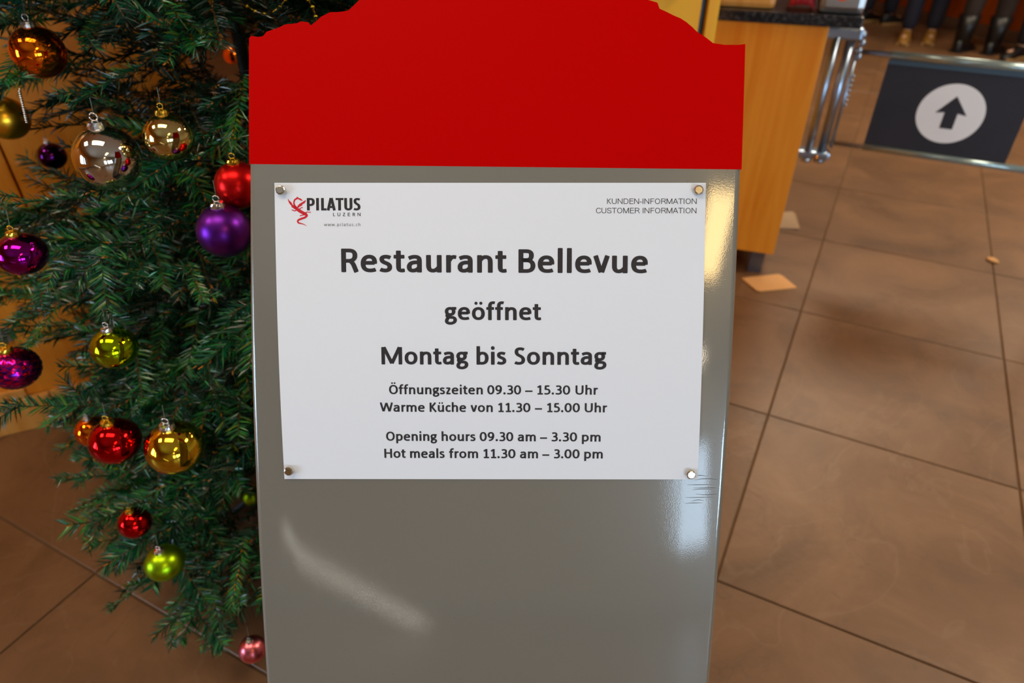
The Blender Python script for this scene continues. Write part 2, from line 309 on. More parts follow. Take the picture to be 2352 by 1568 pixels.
# ------------------------------------------------------------------ lettering drawn as strokes on paper
GL = {  # width, left bearing, right bearing, strokes, dots (x,y,r)
'R': (.73, .09, .02, ['M .1 0 L .1 1', 'M .05 .925 L .32 .925 C .48 .925 .57 .86 .57 .715 C .57 .57 .47 .485 .32 .485 L .1 .485', 'M .34 .47 C .44 .45 .49 .36 .53 .26 L .63 0'], []),
'e': (.68, .05, .05, ['M .1 .4 L .585 .4', 'M .575 .36 C .6 .58 .51 .67 .355 .67 C .2 .67 .1 .56 .1 .37 C .1 .16 .21 .075 .38 .075 C .48 .075 .56 .09 .62 .12'], []),
's': (.53, .04, .04, ['M .46 .62 C .4 .655 .33 .67 .27 .67 C .16 .67 .105 .63 .105 .555 C .105 .46 .2 .425 .27 .395 C .36 .36 .43 .32 .43 .225 C .43 .11 .34 .075 .235 .075 C .16 .075 .09 .095 .04 .13'], []),
't': (.46, .02, .03, ['M 0 .67 L .45 .67', 'M .2 .93 L .2 .24 C .2 .1 .26 .075 .35 .075 L .46 .09'], []),
'a': (.62, .05, .09, ['M .08 .6 C .18 .655 .26 .67 .33 .67 C .47 .67 .52 .62 .52 .49 L .52 0', 'M .5 .43 L .36 .43 C .2 .43 .1 .36 .1 .235 C .1 .12 .16 .075 .25 .075 C .35 .075 .45 .12 .5 .2'], []),
'u': (.64, .085, .09, ['M .1 .745 L .1 .3 C .1 .14 .17 .075 .275 .075 C .37 .075 .46 .13 .52 .22', 'M .54 .745 L .54 0'], []),
'ü': (.64, .085, .09, ['M .1 .745 L .1 .3 C .1 .14 .17 .075 .275 .075 C .37 .075 .46 .13 .52 .22', 'M .54 .745 L .54 0'], [(.19, .96, .09), (.46, .96, .09)]),
'r': (.42, .09, 0, ['M .1 0 L .1 .745', 'M .12 .5 C .17 .62 .24 .67 .33 .67 L .42 .655'], []),
'n': (.64, .09, .085, ['M .1 0 L .1 .745', 'M .12 .53 C .19 .63 .27 .67 .35 .67 C .47 .67 .54 .61 .54 .45 L .54 0'], []),
'h': (.64, .09, .085, ['M .1 0 L .1 1.06', 'M .12 .53 C .19 .63 .27 .67 .35 .67 C .47 .67 .54 .61 .54 .45 L .54 0'], []),
'm': (1.02, .09, .085, ['M .1 0 L .1 .745', 'M .12 .53 C .19 .63 .26 .67 .33 .67 C .44 .67 .51 .61 .51 .45 L .51 0', 'M .53 .53 C .6 .63 .66 .67 .74 .67 C .85 .67 .92 .61 .92 .45 L .92 0'], []),
'B': (.7, .09, .04, ['M .1 0 L .1 1', 'M .05 .925 L .32 .925 C .46 .925 .53 .87 .53 .745 C .53 .62 .46 .545 .32 .545 L .1 .545', 'M .1 .535 L .33 .535 C .5 .53 .595 .45 .595 .305 C .595 .15 .49 .075 .33 .075 L .05 .075'], []),
'l': (.2, .0875, .0875, ['M .1 0 L .1 1.06'], []),
'i': (.22, .08, .08, ['M .11 0 L .11 .745'], [(.11, .955, .11)]),
'v': (.67, .01, .01, ['M .09 .745 L .32 .03', 'M .35 .03 L .58 .745'], []),
'w': (1.0, .01, .01, ['M .06 .745 L .27 .03', 'M .27 .03 L .5 .7', 'M .5 .7 L .73 .03', 'M .73 .03 L .94 .745'], []),
'z': (.5, .04, .04, ['M .04 .67 L .44 .67', 'M .41 .66 L .1 .09', 'M .05 .075 L .48 .075'], []),
'c': (.53, .05, .02, ['M .5 .61 C .44 .65 .38 .67 .32 .67 C .18 .67 .1 .56 .1 .37 C .1 .17 .18 .075 .32 .075 C .39 .075 .45 .1 .51 .145'], []),
'o': (.72, .05, .05, ['O .36 .372 .26 .298'], []),
'ö': (.72, .05, .05, ['O .36 .372 .26 .298'], [(.23, .96, .09), (.5, .96, .09)]),
'b': (.68, .09, .05, ['M .1 0 L .1 1.06', 'M .12 .55 C .19 .64 .25 .67 .34 .67 C .49 .67 .58 .56 .58 .38 C .58 .18 .48 .075 .32 .075 C .23 .075 .17 .09 .1 .1'], []),
'p': (.68, .09, .05, ['M .1 -.27 L .1 .745', 'M .12 .55 C .19 .64 .25 .67 .34 .67 C .49 .67 .58 .56 .58 .38 C .58 .18 .48 .075 .32 .075 C .23 .075 .17 .1 .12 .17'], []),
'g': (.64, .05, .02, ['O .285 .49 .195 .18', 'M .38 .67 L .63 .67', 'M .17 .34 C .1 .29 .1 .2 .19 .165 C .24 .15 .34 .15 .42 .145 C .51 .13 .56 .08 .56 0 C .56 -.12 .44 -.195 .3 -.195 C .16 -.195 .09 -.14 .09 -.06 C .09 .02 .14 .08 .2 .135'], []),
'f': (.46, .03, .0, ['M .2 0 L .2 .8 C .2 .93 .26 .995 .36 .995 C .41 .995 .44 .99 .47 .98', 'M .0 .67 L .43 .67'], []),
'M': (1.16, .09, .09, ['M .1 0 L .1 1', 'M .14 .99 L .58 .06', 'M .58 .06 L 1.02 .99', 'M 1.06 1 L 1.06 0'], []),
'S': (.6, .04, .05, ['M .53 .86 C .47 .905 .4 .925 .32 .925 C .19 .925 .12 .86 .12 .745 C .12 .62 .2 .57 .3 .52 C .41 .465 .5 .4 .5 .27 C .5 .13 .39 .075 .26 .075 C .17 .075 .1 .095 .04 .135'], []),
'O': (.9, .05, .05, ['O .45 .5 .35 .425'], []),
'Ö': (.9, .05, .05, ['O .45 .5 .35 .425'], [(.32, 1.19, .095), (.58, 1.19, .095)]),
'H': (.8, .09, .09, ['M .1 0 L .1 1', 'M .1 .53 L .7 .53', 'M .7 0 L .7 1'], []),
'U': (.8, .085, .085, ['M .1 1 L .1 .37 C .1 .17 .22 .075 .4 .075 C .6 .075 .7 .17 .7 .37 L .7 1'], []),
'W': (1.3, .0, .0, ['M .08 1 L .34 .04', 'M .36 .04 L .64 .96', 'M .66 .96 L .94 .04', 'M .96 .04 L 1.22 1'], []),
'K': (.74, .09, .0, ['M .1 0 L .1 1', 'M .6 1 L .21 .53', 'M .23 .55 L .65 0'], []),
'0': (.72, .04, .04, ['O .36 .5 .26 .425'], []),
'9': (.68, .05, .06, ['O .33 .67 .23 .255', 'M .57 .69 C .58 .3 .45 .075 .12 .085'], []),
'3': (.62, .05, .06, ['M .09 .875 C .17 .915 .24 .925 .31 .925 C .44 .925 .51 .87 .51 .745 C .51 .61 .42 .53 .27 .53 L .2 .53', 'M .27 .53 C .45 .53 .55 .44 .55 .3 C .55 .14 .44 .075 .28 .075 C .19 .075 .11 .09 .05 .125'], []),
'1': (.6, .08, .04, ['M .34 0 L .34 1', 'M .32 .93 L .08 .77', 'M .08 .075 L .6 .075'], []),
'5': (.62, .05, .06, ['M .53 .925 L .13 .925', 'M .17 .95 L .155 .53', 'M .13 .57 C .17 .575 .22 .58 .28 .58 C .44 .58 .54 .48 .54 .325 C .54 .15 .42 .075 .26 .075 C .18 .075 .11 .09 .05 .115'], []),
'.': (.24, .06, .06, [], [(.12, .12, .125)]),
'–': (.78, .05, .05, ['M 0 .36 L .78 .36'], []),
'-': (.32, .03, .03, ['M 0 .36 L .32 .36'], []),
'N': (.78, .09, .09, ['M .06 0 L .06 1', 'M .06 .97 L .72 .03', 'M .72 0 L .72 1'], []),
'D': (.8, .09, .05, ['M .08 0 L .08 1', 'M .06 .925 L .34 .925 C .6 .925 .73 .78 .73 .5 C .73 .22 .6 .075 .34 .075 L .06 .075'], []),
'E': (.66, .09, .04, ['M .08 0 L .08 1', 'M .06 .925 L .64 .925', 'M .06 .53 L .6 .53', 'M .06 .075 L .66 .075'], []),
'I': (.12, .1, .1, ['M .06 0 L .06 1'], []),
'F': (.62, .09, .04, ['M .08 0 L .08 1', 'M .06 .925 L .62 .925', 'M .06 .5 L .54 .5'], []),
'A': (.86, .0, .0, ['M .06 0 L .43 .98', 'M .43 .98 L .8 0', 'M .2 .33 L .66 .33'], []),
'T': (.76, .02, .02, ['M 0 .925 L .76 .925', 'M .38 0 L .38 .95'], []),
'C': (.82, .05, .03, ['M .76 .72 C .71 .86 .6 .925 .45 .925 C .22 .925 .09 .78 .09 .5 C .09 .22 .22 .075 .45 .075 C .62 .075 .73 .15 .78 .33'], []),
'Z': (.7, .04, .04, ['M .05 .925 L .62 .925', 'M .6 .92 L .07 .09', 'M .04 .075 L .68 .075'], []),
'L': (.56, .09, .03, ['M .08 0 L .08 1', 'M .06 .075 L .56 .075'], []),
'P': (.7, .09, .04, ['M .1 0 L .1 1', 'M .06 .925 L .34 .925 C .52 .925 .61 .84 .61 .68 C .61 .52 .52 .44 .34 .44 L .1 .44'], []),
'Ur': (.76, .09, .09, ['M .06 1 L .06 .37 C .06 .17 .2 .075 .38 .075 C .58 .075 .7 .17 .7 .37 L .7 1'], []),
}
GL['Rr'] = (.78, .09, .02, ['M .08 0 L .08 1', 'M .06 .925 L .42 .925 C .58 .925 .68 .86 .68 .72 C .68 .58 .58 .5 .42 .5 L .1 .5', 'M .4 .49 C .54 .47 .58 .36 .64 .26 L .76 0'], [])
GL['Mr'] = (.92, .09, .09, ['M .06 0 L .06 1', 'M .08 .97 L .46 .04', 'M .46 .04 L .84 .97', 'M .86 1 L .86 0'], [])
GL['Sr'] = (.74, .04, .05, ['M .66 .74 C .63 .88 .52 .925 .38 .925 C .2 .925 .1 .85 .1 .73 C .1 .58 .22 .54 .38 .5 C .58 .45 .68 .4 .68 .26 C .68 .13 .56 .075 .38 .075 C .18 .075 .08 .16 .06 .33'], [])
GL['Pc'] = (.62, .07, .04, ['M .12 0 L .12 1', 'M .06 .925 L .3 .925 C .46 .925 .52 .84 .52 .69 C .52 .54 .46 .44 .3 .44 L .1 .44'], [])
GL['Ic'] = (.24, .07, .07, ['M .12 0 L .12 1'], [])
GL['Lc'] = (.44, .08, .02, ['M .12 0 L .12 1', 'M .06 .075 L .44 .075'], [])
GL['Ac'] = (.72, -.01, -.01, ['M .11 0 L .34 1', 'M .38 1 L .61 0', 'M .2 .27 L .5 .27'], [])
GL['Tc'] = (.62, .0, .0, ['M 0 .925 L .62 .925', 'M .31 0 L .31 .95'], [])
GL['Uc'] = (.66, .05, .05, ['M .12 1 L .12 .3 C .12 .14 .2 .075 .33 .075 C .46 .075 .54 .14 .54 .3 L .54 1'], [])
GL['Sc'] = (.56, .03, .04, ['M .5 .88 C .43 .91 .37 .925 .3 .925 C .18 .925 .12 .86 .12 .755 C .12 .62 .2 .57 .28 .52 C .38 .46 .44 .4 .44 .27 C .44 .13 .35 .075 .22 .075 C .15 .075 .09 .09 .04 .12'], [])

def bez(p0, p1, p2, p3, n):
    for k in range(1, n + 1):
        t = k / n; a = 1 - t
        yield (a ** 3 * p0[0] + 3 * a * a * t * p1[0] + 3 * a * t * t * p2[0] + t ** 3 * p3[0],
               a ** 3 * p0[1] + 3 * a * a * t * p1[1] + 3 * a * t * t * p2[1] + t ** 3 * p3[1])
def parse(s, n):
    tk = s.split(); pts = []; i = 0; closed = False
    while i < len(tk):
        c = tk[i]; i += 1
        if c == 'O':
            cx, cy, rx, ry = map(float, tk[i:i + 4]); i += 4; closed = True
            # a squarish oval, as humanist type draws its o
            for k in range(4 * n):
                t = 2 * pi * k / (4 * n); q = .92
                cc, ss = cos(t), sin(t)
                pts.append((cx + rx * math.copysign(abs(cc) ** q, cc), cy + ry * math.copysign(abs(ss) ** q, ss)))
        elif c in 'ML': pts.append((float(tk[i]), float(tk[i + 1]))); i += 2
        elif c == 'C':
            v = list(map(float, tk[i:i + 6])); i += 6
            pts += list(bez(pts[-1], v[0:2], v[2:4], v[4:6], n))
    return pts, closed

class Flat:
    def __init__(s): s.v = []; s.f = []
    def poly(s, pts):
        n = len(s.v); s.v += pts; s.f.append(tuple(range(n, n + len(pts))))
def stroke(fl, pts, closed, hv, hh, rnd, T):
    if closed: pts = pts + [pts[0]]
    n = len(pts); nor = []; wid = []
    for i in range(n):
        if closed: a = pts[(i - 1) % (n - 1)]; b = pts[(i + 1) % (n - 1)]
        else: a = pts[max(i - 1, 0)]; b = pts[min(i + 1, n - 1)]
        dx, dy = b[0] - a[0], b[1] - a[1]; l = sqrt(dx * dx + dy * dy) or 1; dx /= l; dy /= l
        nor.append((-dy, dx)); wid.append(sqrt((hv * dy) ** 2 + (hh * dx) ** 2))
    P = list(pts); Wd = list(wid); Nn = list(nor)
    if not closed and rnd > 0:                      # softly rounded stroke ends
        for end in (0, 1):
            if end: P.reverse(); Wd.reverse(); Nn.reverse()
            a, b = P[0], P[1]; l = sqrt((b[0] - a[0]) ** 2 + (b[1] - a[1]) ** 2) or 1
            r = min(rnd, l * .8); dx, dy = (b[0] - a[0]) / l, (b[1] - a[1]) / l
            w = Wd[0]; nn = Nn[0]
            P[0:1] = [a, (a[0] + dx * r * .3, a[1] + dy * r * .3), (a[0] + dx * r, a[1] + dy * r)]
            Wd[0:1] = [w - r, w - r * .3, w]; Nn[0:1] = [nn, nn, nn]
            if end: P.reverse(); Wd.reverse(); Nn.reverse()
    for i in range(len(P) - 1):
        (x, y), (X, Y) = P[i], P[i + 1]; a, b = Nn[i], Nn[i + 1]; w, v = Wd[i], Wd[i + 1]
        fl.poly([T(x + a[0] * w, y + a[1] * w), T(x - a[0] * w, y - a[1] * w), T(X - b[0] * v, Y - b[1] * v), T(X + b[0] * v, Y + b[1] * v)])
def word(fl, txt, x0, y0, x1, y1, cap, hv, hh, font='', rnd=.03, n=7, track=0):
    gl = [GL.get(c + font, GL[c]) for c in txt]
    pos = []; x = 0
    for k, g in enumerate(gl):
        if k: x += g[1] + gl[k - 1][2] + track
        pos.append(x); x += g[0]
    tot = x; sx = sqrt((x1 - x0) ** 2 + (y1 - y0) ** 2) / (tot * cap)
    cx, cy = (x1 - x0) / (tot * cap * sx), (y1 - y0) / (tot * cap * sx)
    def ymap(y):
        kn = [(-.4, -.4), (-.27, -.27), (-.195, -.27 + hh), (0, 0), (.075, hh), (.67, .745 - hh), (.745, .745), (.925, 1 - hh), (1, 1), (1.06, 1.06), (1.6, 1.6)]
        for (a, A), (b, B_) in zip(kn, kn[1:]):
            if y <= b: return A + (B_ - A) * (y - a) / (b - a)
        return y
    for g, px in zip(gl, pos):
        T = lambda u, v, px=px: (x0 + (px + u) * cap * sx * cx - v * cap * 0, y0 + (px + u) * cap * sx * cy - v * cap)
        for s in g[3]:
            pts, cl = parse(s, n)
            mid = g[0] / 2
            pts = [(u, ymap(v)) for u, v in pts]
            if hv < .08:                             # thin pens: let the stems reach the letter's full width
                pts = [(u + (u - mid) * (.1 - hv) * .8, v) for u, v in pts]
            stroke(fl, pts, cl, hv / sx if sx > 0 else hv, hh, rnd, T)
        for (u, v, r) in g[4]:
            rr = r * (hv / .1 if hv < .08 else 1)
            if hv < .08 and v < .2: v = rr
            fl.poly([T(u + rr / sx * cos(2 * pi * k / 14), v + rr * sin(2 * pi * k / 14)) for k in range(14)])

# ------------------------------------------------------------------ the display board, bent sheet metal on the floor
PSI = radians(1.7)
E1 = Vector((cos(PSI), -sin(PSI), 0)); NH = Vector((sin(PSI), cos(PSI), 0)); CB = Vector((-.0193, .561, 0))
PRF = [(.273, 0), (.277, .1), (.289, .2), (.3235, .35), (.3905, .534), (.4895, .745), (.561, .8805), (.644, 1.015), (.710, 1.117), (.779, 1.22), (.833, 1.30)]
def catmull(P, n=24):
    P = [(2 * P[0][0] - P[1][0], 2 * P[0][1] - P[1][1])] + P + [(2 * P[-1][0] - P[-2][0], 2 * P[-1][1] - P[-2][1])]
    out = []
    for i in range(1, len(P) - 2):
        for k in range(n):
            t = k / n; q = []
            for j in (0, 1):
                a, b, c, d = (P[i - 1][j], P[i][j], P[i + 1][j], P[i + 2][j])
                q.append(.5 * ((2 * b) + (-a + c) * t + (2 * a - 5 * b + 4 * c - d) * t * t + (-a + 3 * b - 3 * c + d) * t ** 3))
            out.append(tuple(q))
    out.append(P[-2]); return out
prf = catmull(PRF)
for _ in range(200):
    prf = [prf[0]] + [tuple(.25 * prf[i - 1][j] + .5 * prf[i][j] + .25 * prf[i + 1][j] for j in (0, 1)) for i in range(1, len(prf) - 1)] + [prf[-1]]
SA = [0]
for a, b in zip(prf, prf[1:]): SA.append(SA[-1] + math.hypot(b[0] - a[0], b[1] - a[1]))
import bisect
def pf(s):
    i = min(max(bisect.bisect_right(SA, s) - 1, 0), len(SA) - 2)
    t = (s - SA[i]) / (SA[i + 1] - SA[i]); a, b = prf[i], prf[i + 1]
    return a[0] + (b[0] - a[0]) * t, a[1] + (b[1] - a[1]) * t
def Bp(u, s, off=0):
    y, z = pf(s); y1, z1 = pf(s + .004); y0, z0 = pf(s - .004)
    ty, tz = y1 - y0, z1 - z0; l = math.hypot(ty, tz); ty /= l; tz /= l
    nrm = NH * (-tz) + Vector((0, 0, ty))            # towards the reader
    return CB + E1 * u + NH * (y - .561) + Vector((0, 0, z)) + nrm * off
def uoff(s): return -.002 - .0026 * max(0, (1.1 - s)) / .56

def lacquer():
    m = bpy.data.materials.new('grey_gloss_lacquer'); m.use_nodes = True; nt = m.node_tree; b = nt.nodes['Principled BSDF']
    L = nt.links.new; N = nt.nodes.new
    b.inputs['Base Color'].default_value = lin((123, 120, 111))
    b.inputs['Specular IOR Level'].default_value = .5
    b.inputs['Coat Weight'].default_value = 1; b.inputs['Coat Roughness'].default_value = .05; b.inputs['Coat IOR'].default_value = 1.72
    tc = N('ShaderNodeTexCoord')
    n = N('ShaderNodeTexNoise'); n.inputs['Scale'].default_value = 14; n.inputs['Detail'].default_value = 8; n.inputs['Roughness'].default_value = .7
    L(tc.outputs['Object'], n.inputs['Vector'])
    mr = N('ShaderNodeMapRange'); mr.inputs['From Min'].default_value = .3; mr.inputs['From Max'].default_value = .7; mr.inputs['To Min'].default_value = .275; mr.inputs['To Max'].default_value = .29
    L(n.outputs['Fac'], mr.inputs['Value']); L(mr.outputs['Result'], b.inputs['Roughness'])
    # specks of dirt
    v = N('ShaderNodeTexVoronoi'); v.inputs['Scale'].default_value = 42; L(tc.outputs['Object'], v.inputs['Vector'])
    lt = N('ShaderNodeMath'); lt.operation = 'LESS_THAN'; lt.inputs[1].default_value = .035; L(v.outputs['Distance'], lt.inputs[0])
    mu = N('ShaderNodeMath'); mu.operation = 'MULTIPLY'; mu.inputs[1].default_value = .35; L(lt.outputs[0], mu.inputs[0])
    mx = N('ShaderNodeMix'); mx.data_type = 'RGBA'; mx.inputs['A'].default_value = lin((123, 120, 111)); mx.inputs['B'].default_value = lin((90, 88, 82))
    L(mu.outputs[0], mx.inputs['Factor']); L(mx.outputs['Result'], b.inputs['Base Color'])
    n2 = N('ShaderNodeTexNoise'); n2.inputs['Scale'].default_value = 900; n2.inputs['Detail'].default_value = 2; L(tc.outputs['Object'], n2.inputs['Vector'])
    bp = N('ShaderNodeBump'); bp.inputs['Strength'].default_value = .05; bp.inputs['Distance'].default_value = .0005
    L(n2.outputs['Fac'], bp.inputs['Height']); L(bp.outputs['Normal'], b.inputs['Normal']); L(bp.outputs['Normal'], b.inputs['Coat Normal'])
    return m
M_lac = lacquer()
M_red = mat('red_lacquer', lin((196, 0, 0)), .5, spec=.03, noise=.04, nscale=5, bump=.03, bscale=700)
M_edge = mat('bare_cut_edge', lin((190, 170, 140)), .5)
M_paper = mat('printed_paper', lin((239, 244, 253)), .6, spec=.3, noise=.01, nscale=60)
M_ink = mat('dark_ink', lin((50, 47, 50)), .55, spec=.3)
M_inkred = mat('red_ink', lin((214, 16, 40)), .5)

HW = .24225
board = empty('sign_board', (CB.x - NH.x * .288, CB.y - NH.y * .288, 0))
tag(board, 'tall grey display board with a jagged red top, carrying the white notice', 'sign board')
def board_local(vs): return [Vector(v) - board.location for v in vs]
# grey panel: flat face, rounded folds, flanges turned back
sec = []
rb = .006
for k in range(0, 2): sec.append((-HW, -.03 + k * .012))
for k in range(0, 7):
    a = pi / 2 * k / 6; sec.append((-HW + rb - rb * cos(a), -rb + rb * sin(a)))
sec2 = [(-x, o) for x, o in reversed(sec)]
mids = [(-HW + rb + (2 * HW - 2 * rb) * k / 12, 0) for k in range(1, 12)]
sec = sec + mids + sec2
ss = [0.012 + (1.0978 - .012) * k / 90 for k in range(91)]
V = []; F = []
for s in ss:
    for (u, o) in sec: V.append(Bp(u + uoff(s), s, o))
n = len(sec)
for i in range(len(ss) - 1):
    for k in range(n - 1): F.append((i * n + k, i * n + k + 1, (i + 1) * n + k + 1, (i + 1) * n + k))
o = mesh_obj('grey_panel', board_local(V), F, M_lac, board, True)
md = o.modifiers.new('thick', 'SOLIDIFY'); md.thickness = .0015; md.offset = -1
me2 = bpy.data.meshes.new_from_object(o.evaluated_get(bpy.context.evaluated_depsgraph_get()))
o.modifiers.clear(); o.data = me2; me2.set_sharp_from_angle(angle=radians(50))
# red header with its ragged outline
OUT = [(-.24372, 1.22013), (-.24157, 1.22267), (-.23509, 1.22145), (-.22991, 1.22232), (-.22648, 1.22656), (-.20798, 1.23384), (-.19594, 1.23517), (-.19294, 1.23687), (-.18519, 1.23608), (-.18259, 1.23314), (-.17789, 1.23654), (-.17235, 1.24162), (-.1638, 1.24587), (-.14581, 1.24765), (-.1352, 1.25778),
       (-.12, 1.262), (-.112, 1.271), (-.09, 1.276), (-.075, 1.289), (-.05, 1.294), (-.03, 1.307), (-.01, 1.313), (.012, 1.309), (.03, 1.297), (.05, 1.294), (.07, 1.282), (.092, 1.279), (.11, 1.267), (.13, 1.264),
       (.14645, 1.25918), (.15488, 1.25673), (.15711, 1.25092), (.17742, 1.2419), (.18892, 1.23366), (.1932, 1.22953), (.2017, 1.22418), (.20938, 1.21842), (.2207, 1.21683), (.23323, 1.21692), (.2403, 1.21779)]
rg = random.Random(4); fine = []
for a, b in zip(OUT, OUT[1:]):
    m = max(1, int(math.hypot(b[0] - a[0], b[1] - a[1]) / .006))
    for k in range(m):
        t = k / m; j = 0 if k == 0 else rg.uniform(-.0007, .0007)
        fine.append((a[0] + (b[0] - a[0]) * t, a[1] + (b[1] - a[1]) * t + j))
fine.append(OUT[-1])
V = []; F = []; MI = []; rows = 9; nc = len(fine)
for off in (0, -.003):
    for r in range(rows):
        for (u, st) in fine:
            s = 1.0978 + (st - 1.0978) * r / (rows - 1); V.append(Bp(u, s, off))
nl = rows * nc
for r in range(rows - 1):
    for k in range(nc - 1):
        q = (r * nc + k, r * nc + k + 1, (r + 1) * nc + k + 1, (r + 1) * nc + k)
        F.append(q); MI.append(0); F.append(tuple(nl + i for i in reversed(q))); MI.append(0)
def wallq(i, j): F.append((i, j, nl + j, nl + i)); MI.append(1)
for k in range(nc - 1): wallq((rows - 1) * nc + k + 1, (rows - 1) * nc + k); wallq(k, k + 1)
for r in range(rows - 1): wallq((r + 1) * nc, r * nc); wallq(r * nc + nc - 1, (r + 1) * nc + nc - 1)
hd = mesh_obj('red_header', board_local(V), F, [M_red, M_edge], board, False, MI)
# foot plate and rear strut
bm = bmesh.new(); box(bm, -.24, -.0, 0, .24, .34, .012, bev=.003)
o = bm_obj('foot_plate', bm, M_dark, board); o.rotation_euler = (0, 0, -PSI)
bm = bmesh.new()
y9, z9 = pf(.9)
tube(bm, [(0, .30, .012), (0, y9 - .273 + .012, z9 - .01)], .011, 14)
tube(bm, [(0, .30, .012), (0, .30, .03)], .03, 18)
o = bm_obj('rear_strut', bm, M_steel, board); o.rotation_euler = (0, 0, -PSI)
# a few scratches rubbed into the lacquer near the right edge
V = []; F = []; rs = random.Random(3)
for k in range(9):
    u0 = rs.uniform(.195, .212); s0 = .762 + .0035 * k + rs.uniform(-.001, .001); u1 = min(.2325, u0 + rs.uniform(.012, .028)); n0 = len(V); bow = rs.uniform(-.003, .003)
    for i in range(9):
        t = i / 8; w = .00022 * sin(pi * min(1, max(.08, t)))+.00004; u = u0 + (u1 - u0) * t; s_ = s0 + bow * 4 * t * (1 - t) * .5 + .001 * t
        V += [Bp(u, s_ + w, .00012), Bp(u, s_ - w, .00012)]
    for i in range(8): F.append((n0 + 2 * i, n0 + 2 * i + 1, n0 + 2 * i + 3, n0 + 2 * i + 2))
mesh_obj('scratch_marks', board_local(V), F, mat('scratched_lacquer', lin((70, 68, 62)), .6), board)['kind'] = 'stuff'
# ------------------------------------------------------------------ the notice
PQ = [(-.21808, 1.07963), (.20602, 1.08446), (.21018, .78834), (-.21382, .77906)]
def pm(X, Y, off):
    a, b = X / 420, Y / 297
    u = (PQ[0][0] * (1 - a) + PQ[1][0] * a) * (1 - b) + (PQ[3][0] * (1 - a) + PQ[2][0] * a) * b
    s = (PQ[0][1] * (1 - a) + PQ[1][1] * a) * (1 - b) + (PQ[3][1] * (1 - a) + PQ[2][1] * a) * b
    return Bp(u, s, off)
PC = pm(210, 297, 0)
def pl(X, Y, off): return pm(X, Y, off) - PC
notice = empty('notice', PC)
tag(notice, 'white paper notice with black opening hours, held on the grey board by four magnets', 'notice')
NX, NY = 24, 18; V = []; F = []
def lift(X, Y): return .0009
for off in (0, -.0003):
    for j in range(NY + 1):
        for i in range(NX + 1): V.append(pl(420 * i / NX, 297 * j / NY, lift(0, 0) + off))
q = (NX + 1) * (NY + 1)
for j in range(NY):
    for i in range(NX):
        a = j * (NX + 1) + i; f = (a, a + NX + 1, a + NX + 2, a + 1); F.append(f); F.append(tuple(q + t for t in reversed(f)))
for i in range(NX):
    F.append((i, i + 1, q + i + 1, q + i)); a = NY * (NX + 1) + i; F.append((a + 1, a, q + a, q + a + 1))
for j in range(NY):
    a = j * (NX + 1); F.append((a + NX + 1, a, q + a, q + a + NX + 1)); a += NX; F.append((a, a + NX + 1, q + a + NX + 1, q + a))
mesh_obj('paper_sheet', V, F, M_paper, notice, False)
def print_part(name, fl, m, off=.00105):
    mesh_obj(name, [pl(x, y, off) for x, y in fl.v], fl.f, m, notice)
TXT = [('heading_text', 23.1, [('Restaurant', 64.89, 86.98, 227.68, 87.56), ('Bellevue', 239.31, 87.6, 365.21, 88.05)]),
('open_text', 17.35, [('geöffnet', 166.95, 134.03, 261.6, 134.28)]),
('weekday_text', 17.5, [('Montag', 103.19, 178.39, 189.36, 178.56), ('bis', 197.9, 178.58, 227.35, 178.64), ('Sonntag', 235.3, 178.65, 325.97, 178.84)]),
('hours_text', 9.46, [('Öffnungszeiten', 110.03, 208.5, 203.97, 208.7), ('09.30', 208.41, 208.71, 242.13, 208.78), ('–', 246.12, 208.79, 253.51, 208.8), ('15.30', 257.65, 208.81, 290.91, 208.88), ('Uhr', 296.09, 208.89, 318.26, 208.94)]),
('hours_text', 9.51, [('Warme', 100.52, 226.46, 145.62, 226.57), ('Küche', 150.52, 226.59, 187.15, 226.68), ('von', 191.6, 226.69, 213.84, 226.74), ('11.30', 218.73, 226.76, 251.5, 226.84), ('–', 255.94, 226.85, 263.06, 226.87), ('15.00', 267.51, 226.88, 300.7, 226.96), ('Uhr', 305.45, 226.97, 327.67, 227.03)]),
('hours_text', 9.6, [('Opening', 105.92, 256.54, 157.32, 256.71), ('hours', 162.09, 256.72, 196.34, 256.84), ('09.30', 200.51, 256.85, 234.32, 256.96), ('am', 238.79, 256.98, 256.95, 257.04), ('–', 261.12, 257.05, 268.26, 257.07), ('3.30', 272.43, 257.09, 298.33, 257.17), ('pm', 303.1, 257.19, 321.85, 257.25)]),
('hours_text', 9.65, [('Hot', 103.65, 274.44, 125.32, 274.49), ('meals', 129.8, 274.5, 164.9, 274.59), ('from', 169.38, 274.6, 198.8, 274.67), ('11.30', 203.72, 274.69, 236.57, 274.77), ('am', 241.05, 274.78, 259.26, 274.82), ('–', 263.58, 274.83, 270.6, 274.85), ('3.00', 274.93, 274.86, 301.04, 274.93), ('pm', 305.67, 274.94, 324.32, 274.98)])]
for nm, cap, ws in TXT:
    fl = Flat()
    for (w, a, b, c, d) in ws: word(fl, w, a, b, c, d, cap, .104, .08)
    print_part(nm, fl, M_ink)
fl = Flat()
word(fl, 'KUNDEN-INFORMATION', 324.81, 20.51, 411.26, 20.51, 5.31, .055, .05, 'r', .005)
word(fl, 'CUSTOMER', 314.34, 29.55, 356.46, 29.54, 5.33, .055, .05, 'r', .005)
word(fl, 'INFORMATION', 359.55, 29.54, 411.26, 29.54, 5.33, .055, .05, 'r', .005)
print_part('header_text', fl, M_ink)
fl = Flat(); word(fl, 'PILATUS', 31.71, 26.78, 84.76, 26.78, 12.04, .115, .085, 'c', .004); print_part('logo_text', fl, M_ink)
fl = Flat(); word(fl, 'LUZERN', 57.46, 32.31, 84.54, 32.31, 3.27, .085, .075, '', .005, track=.5)
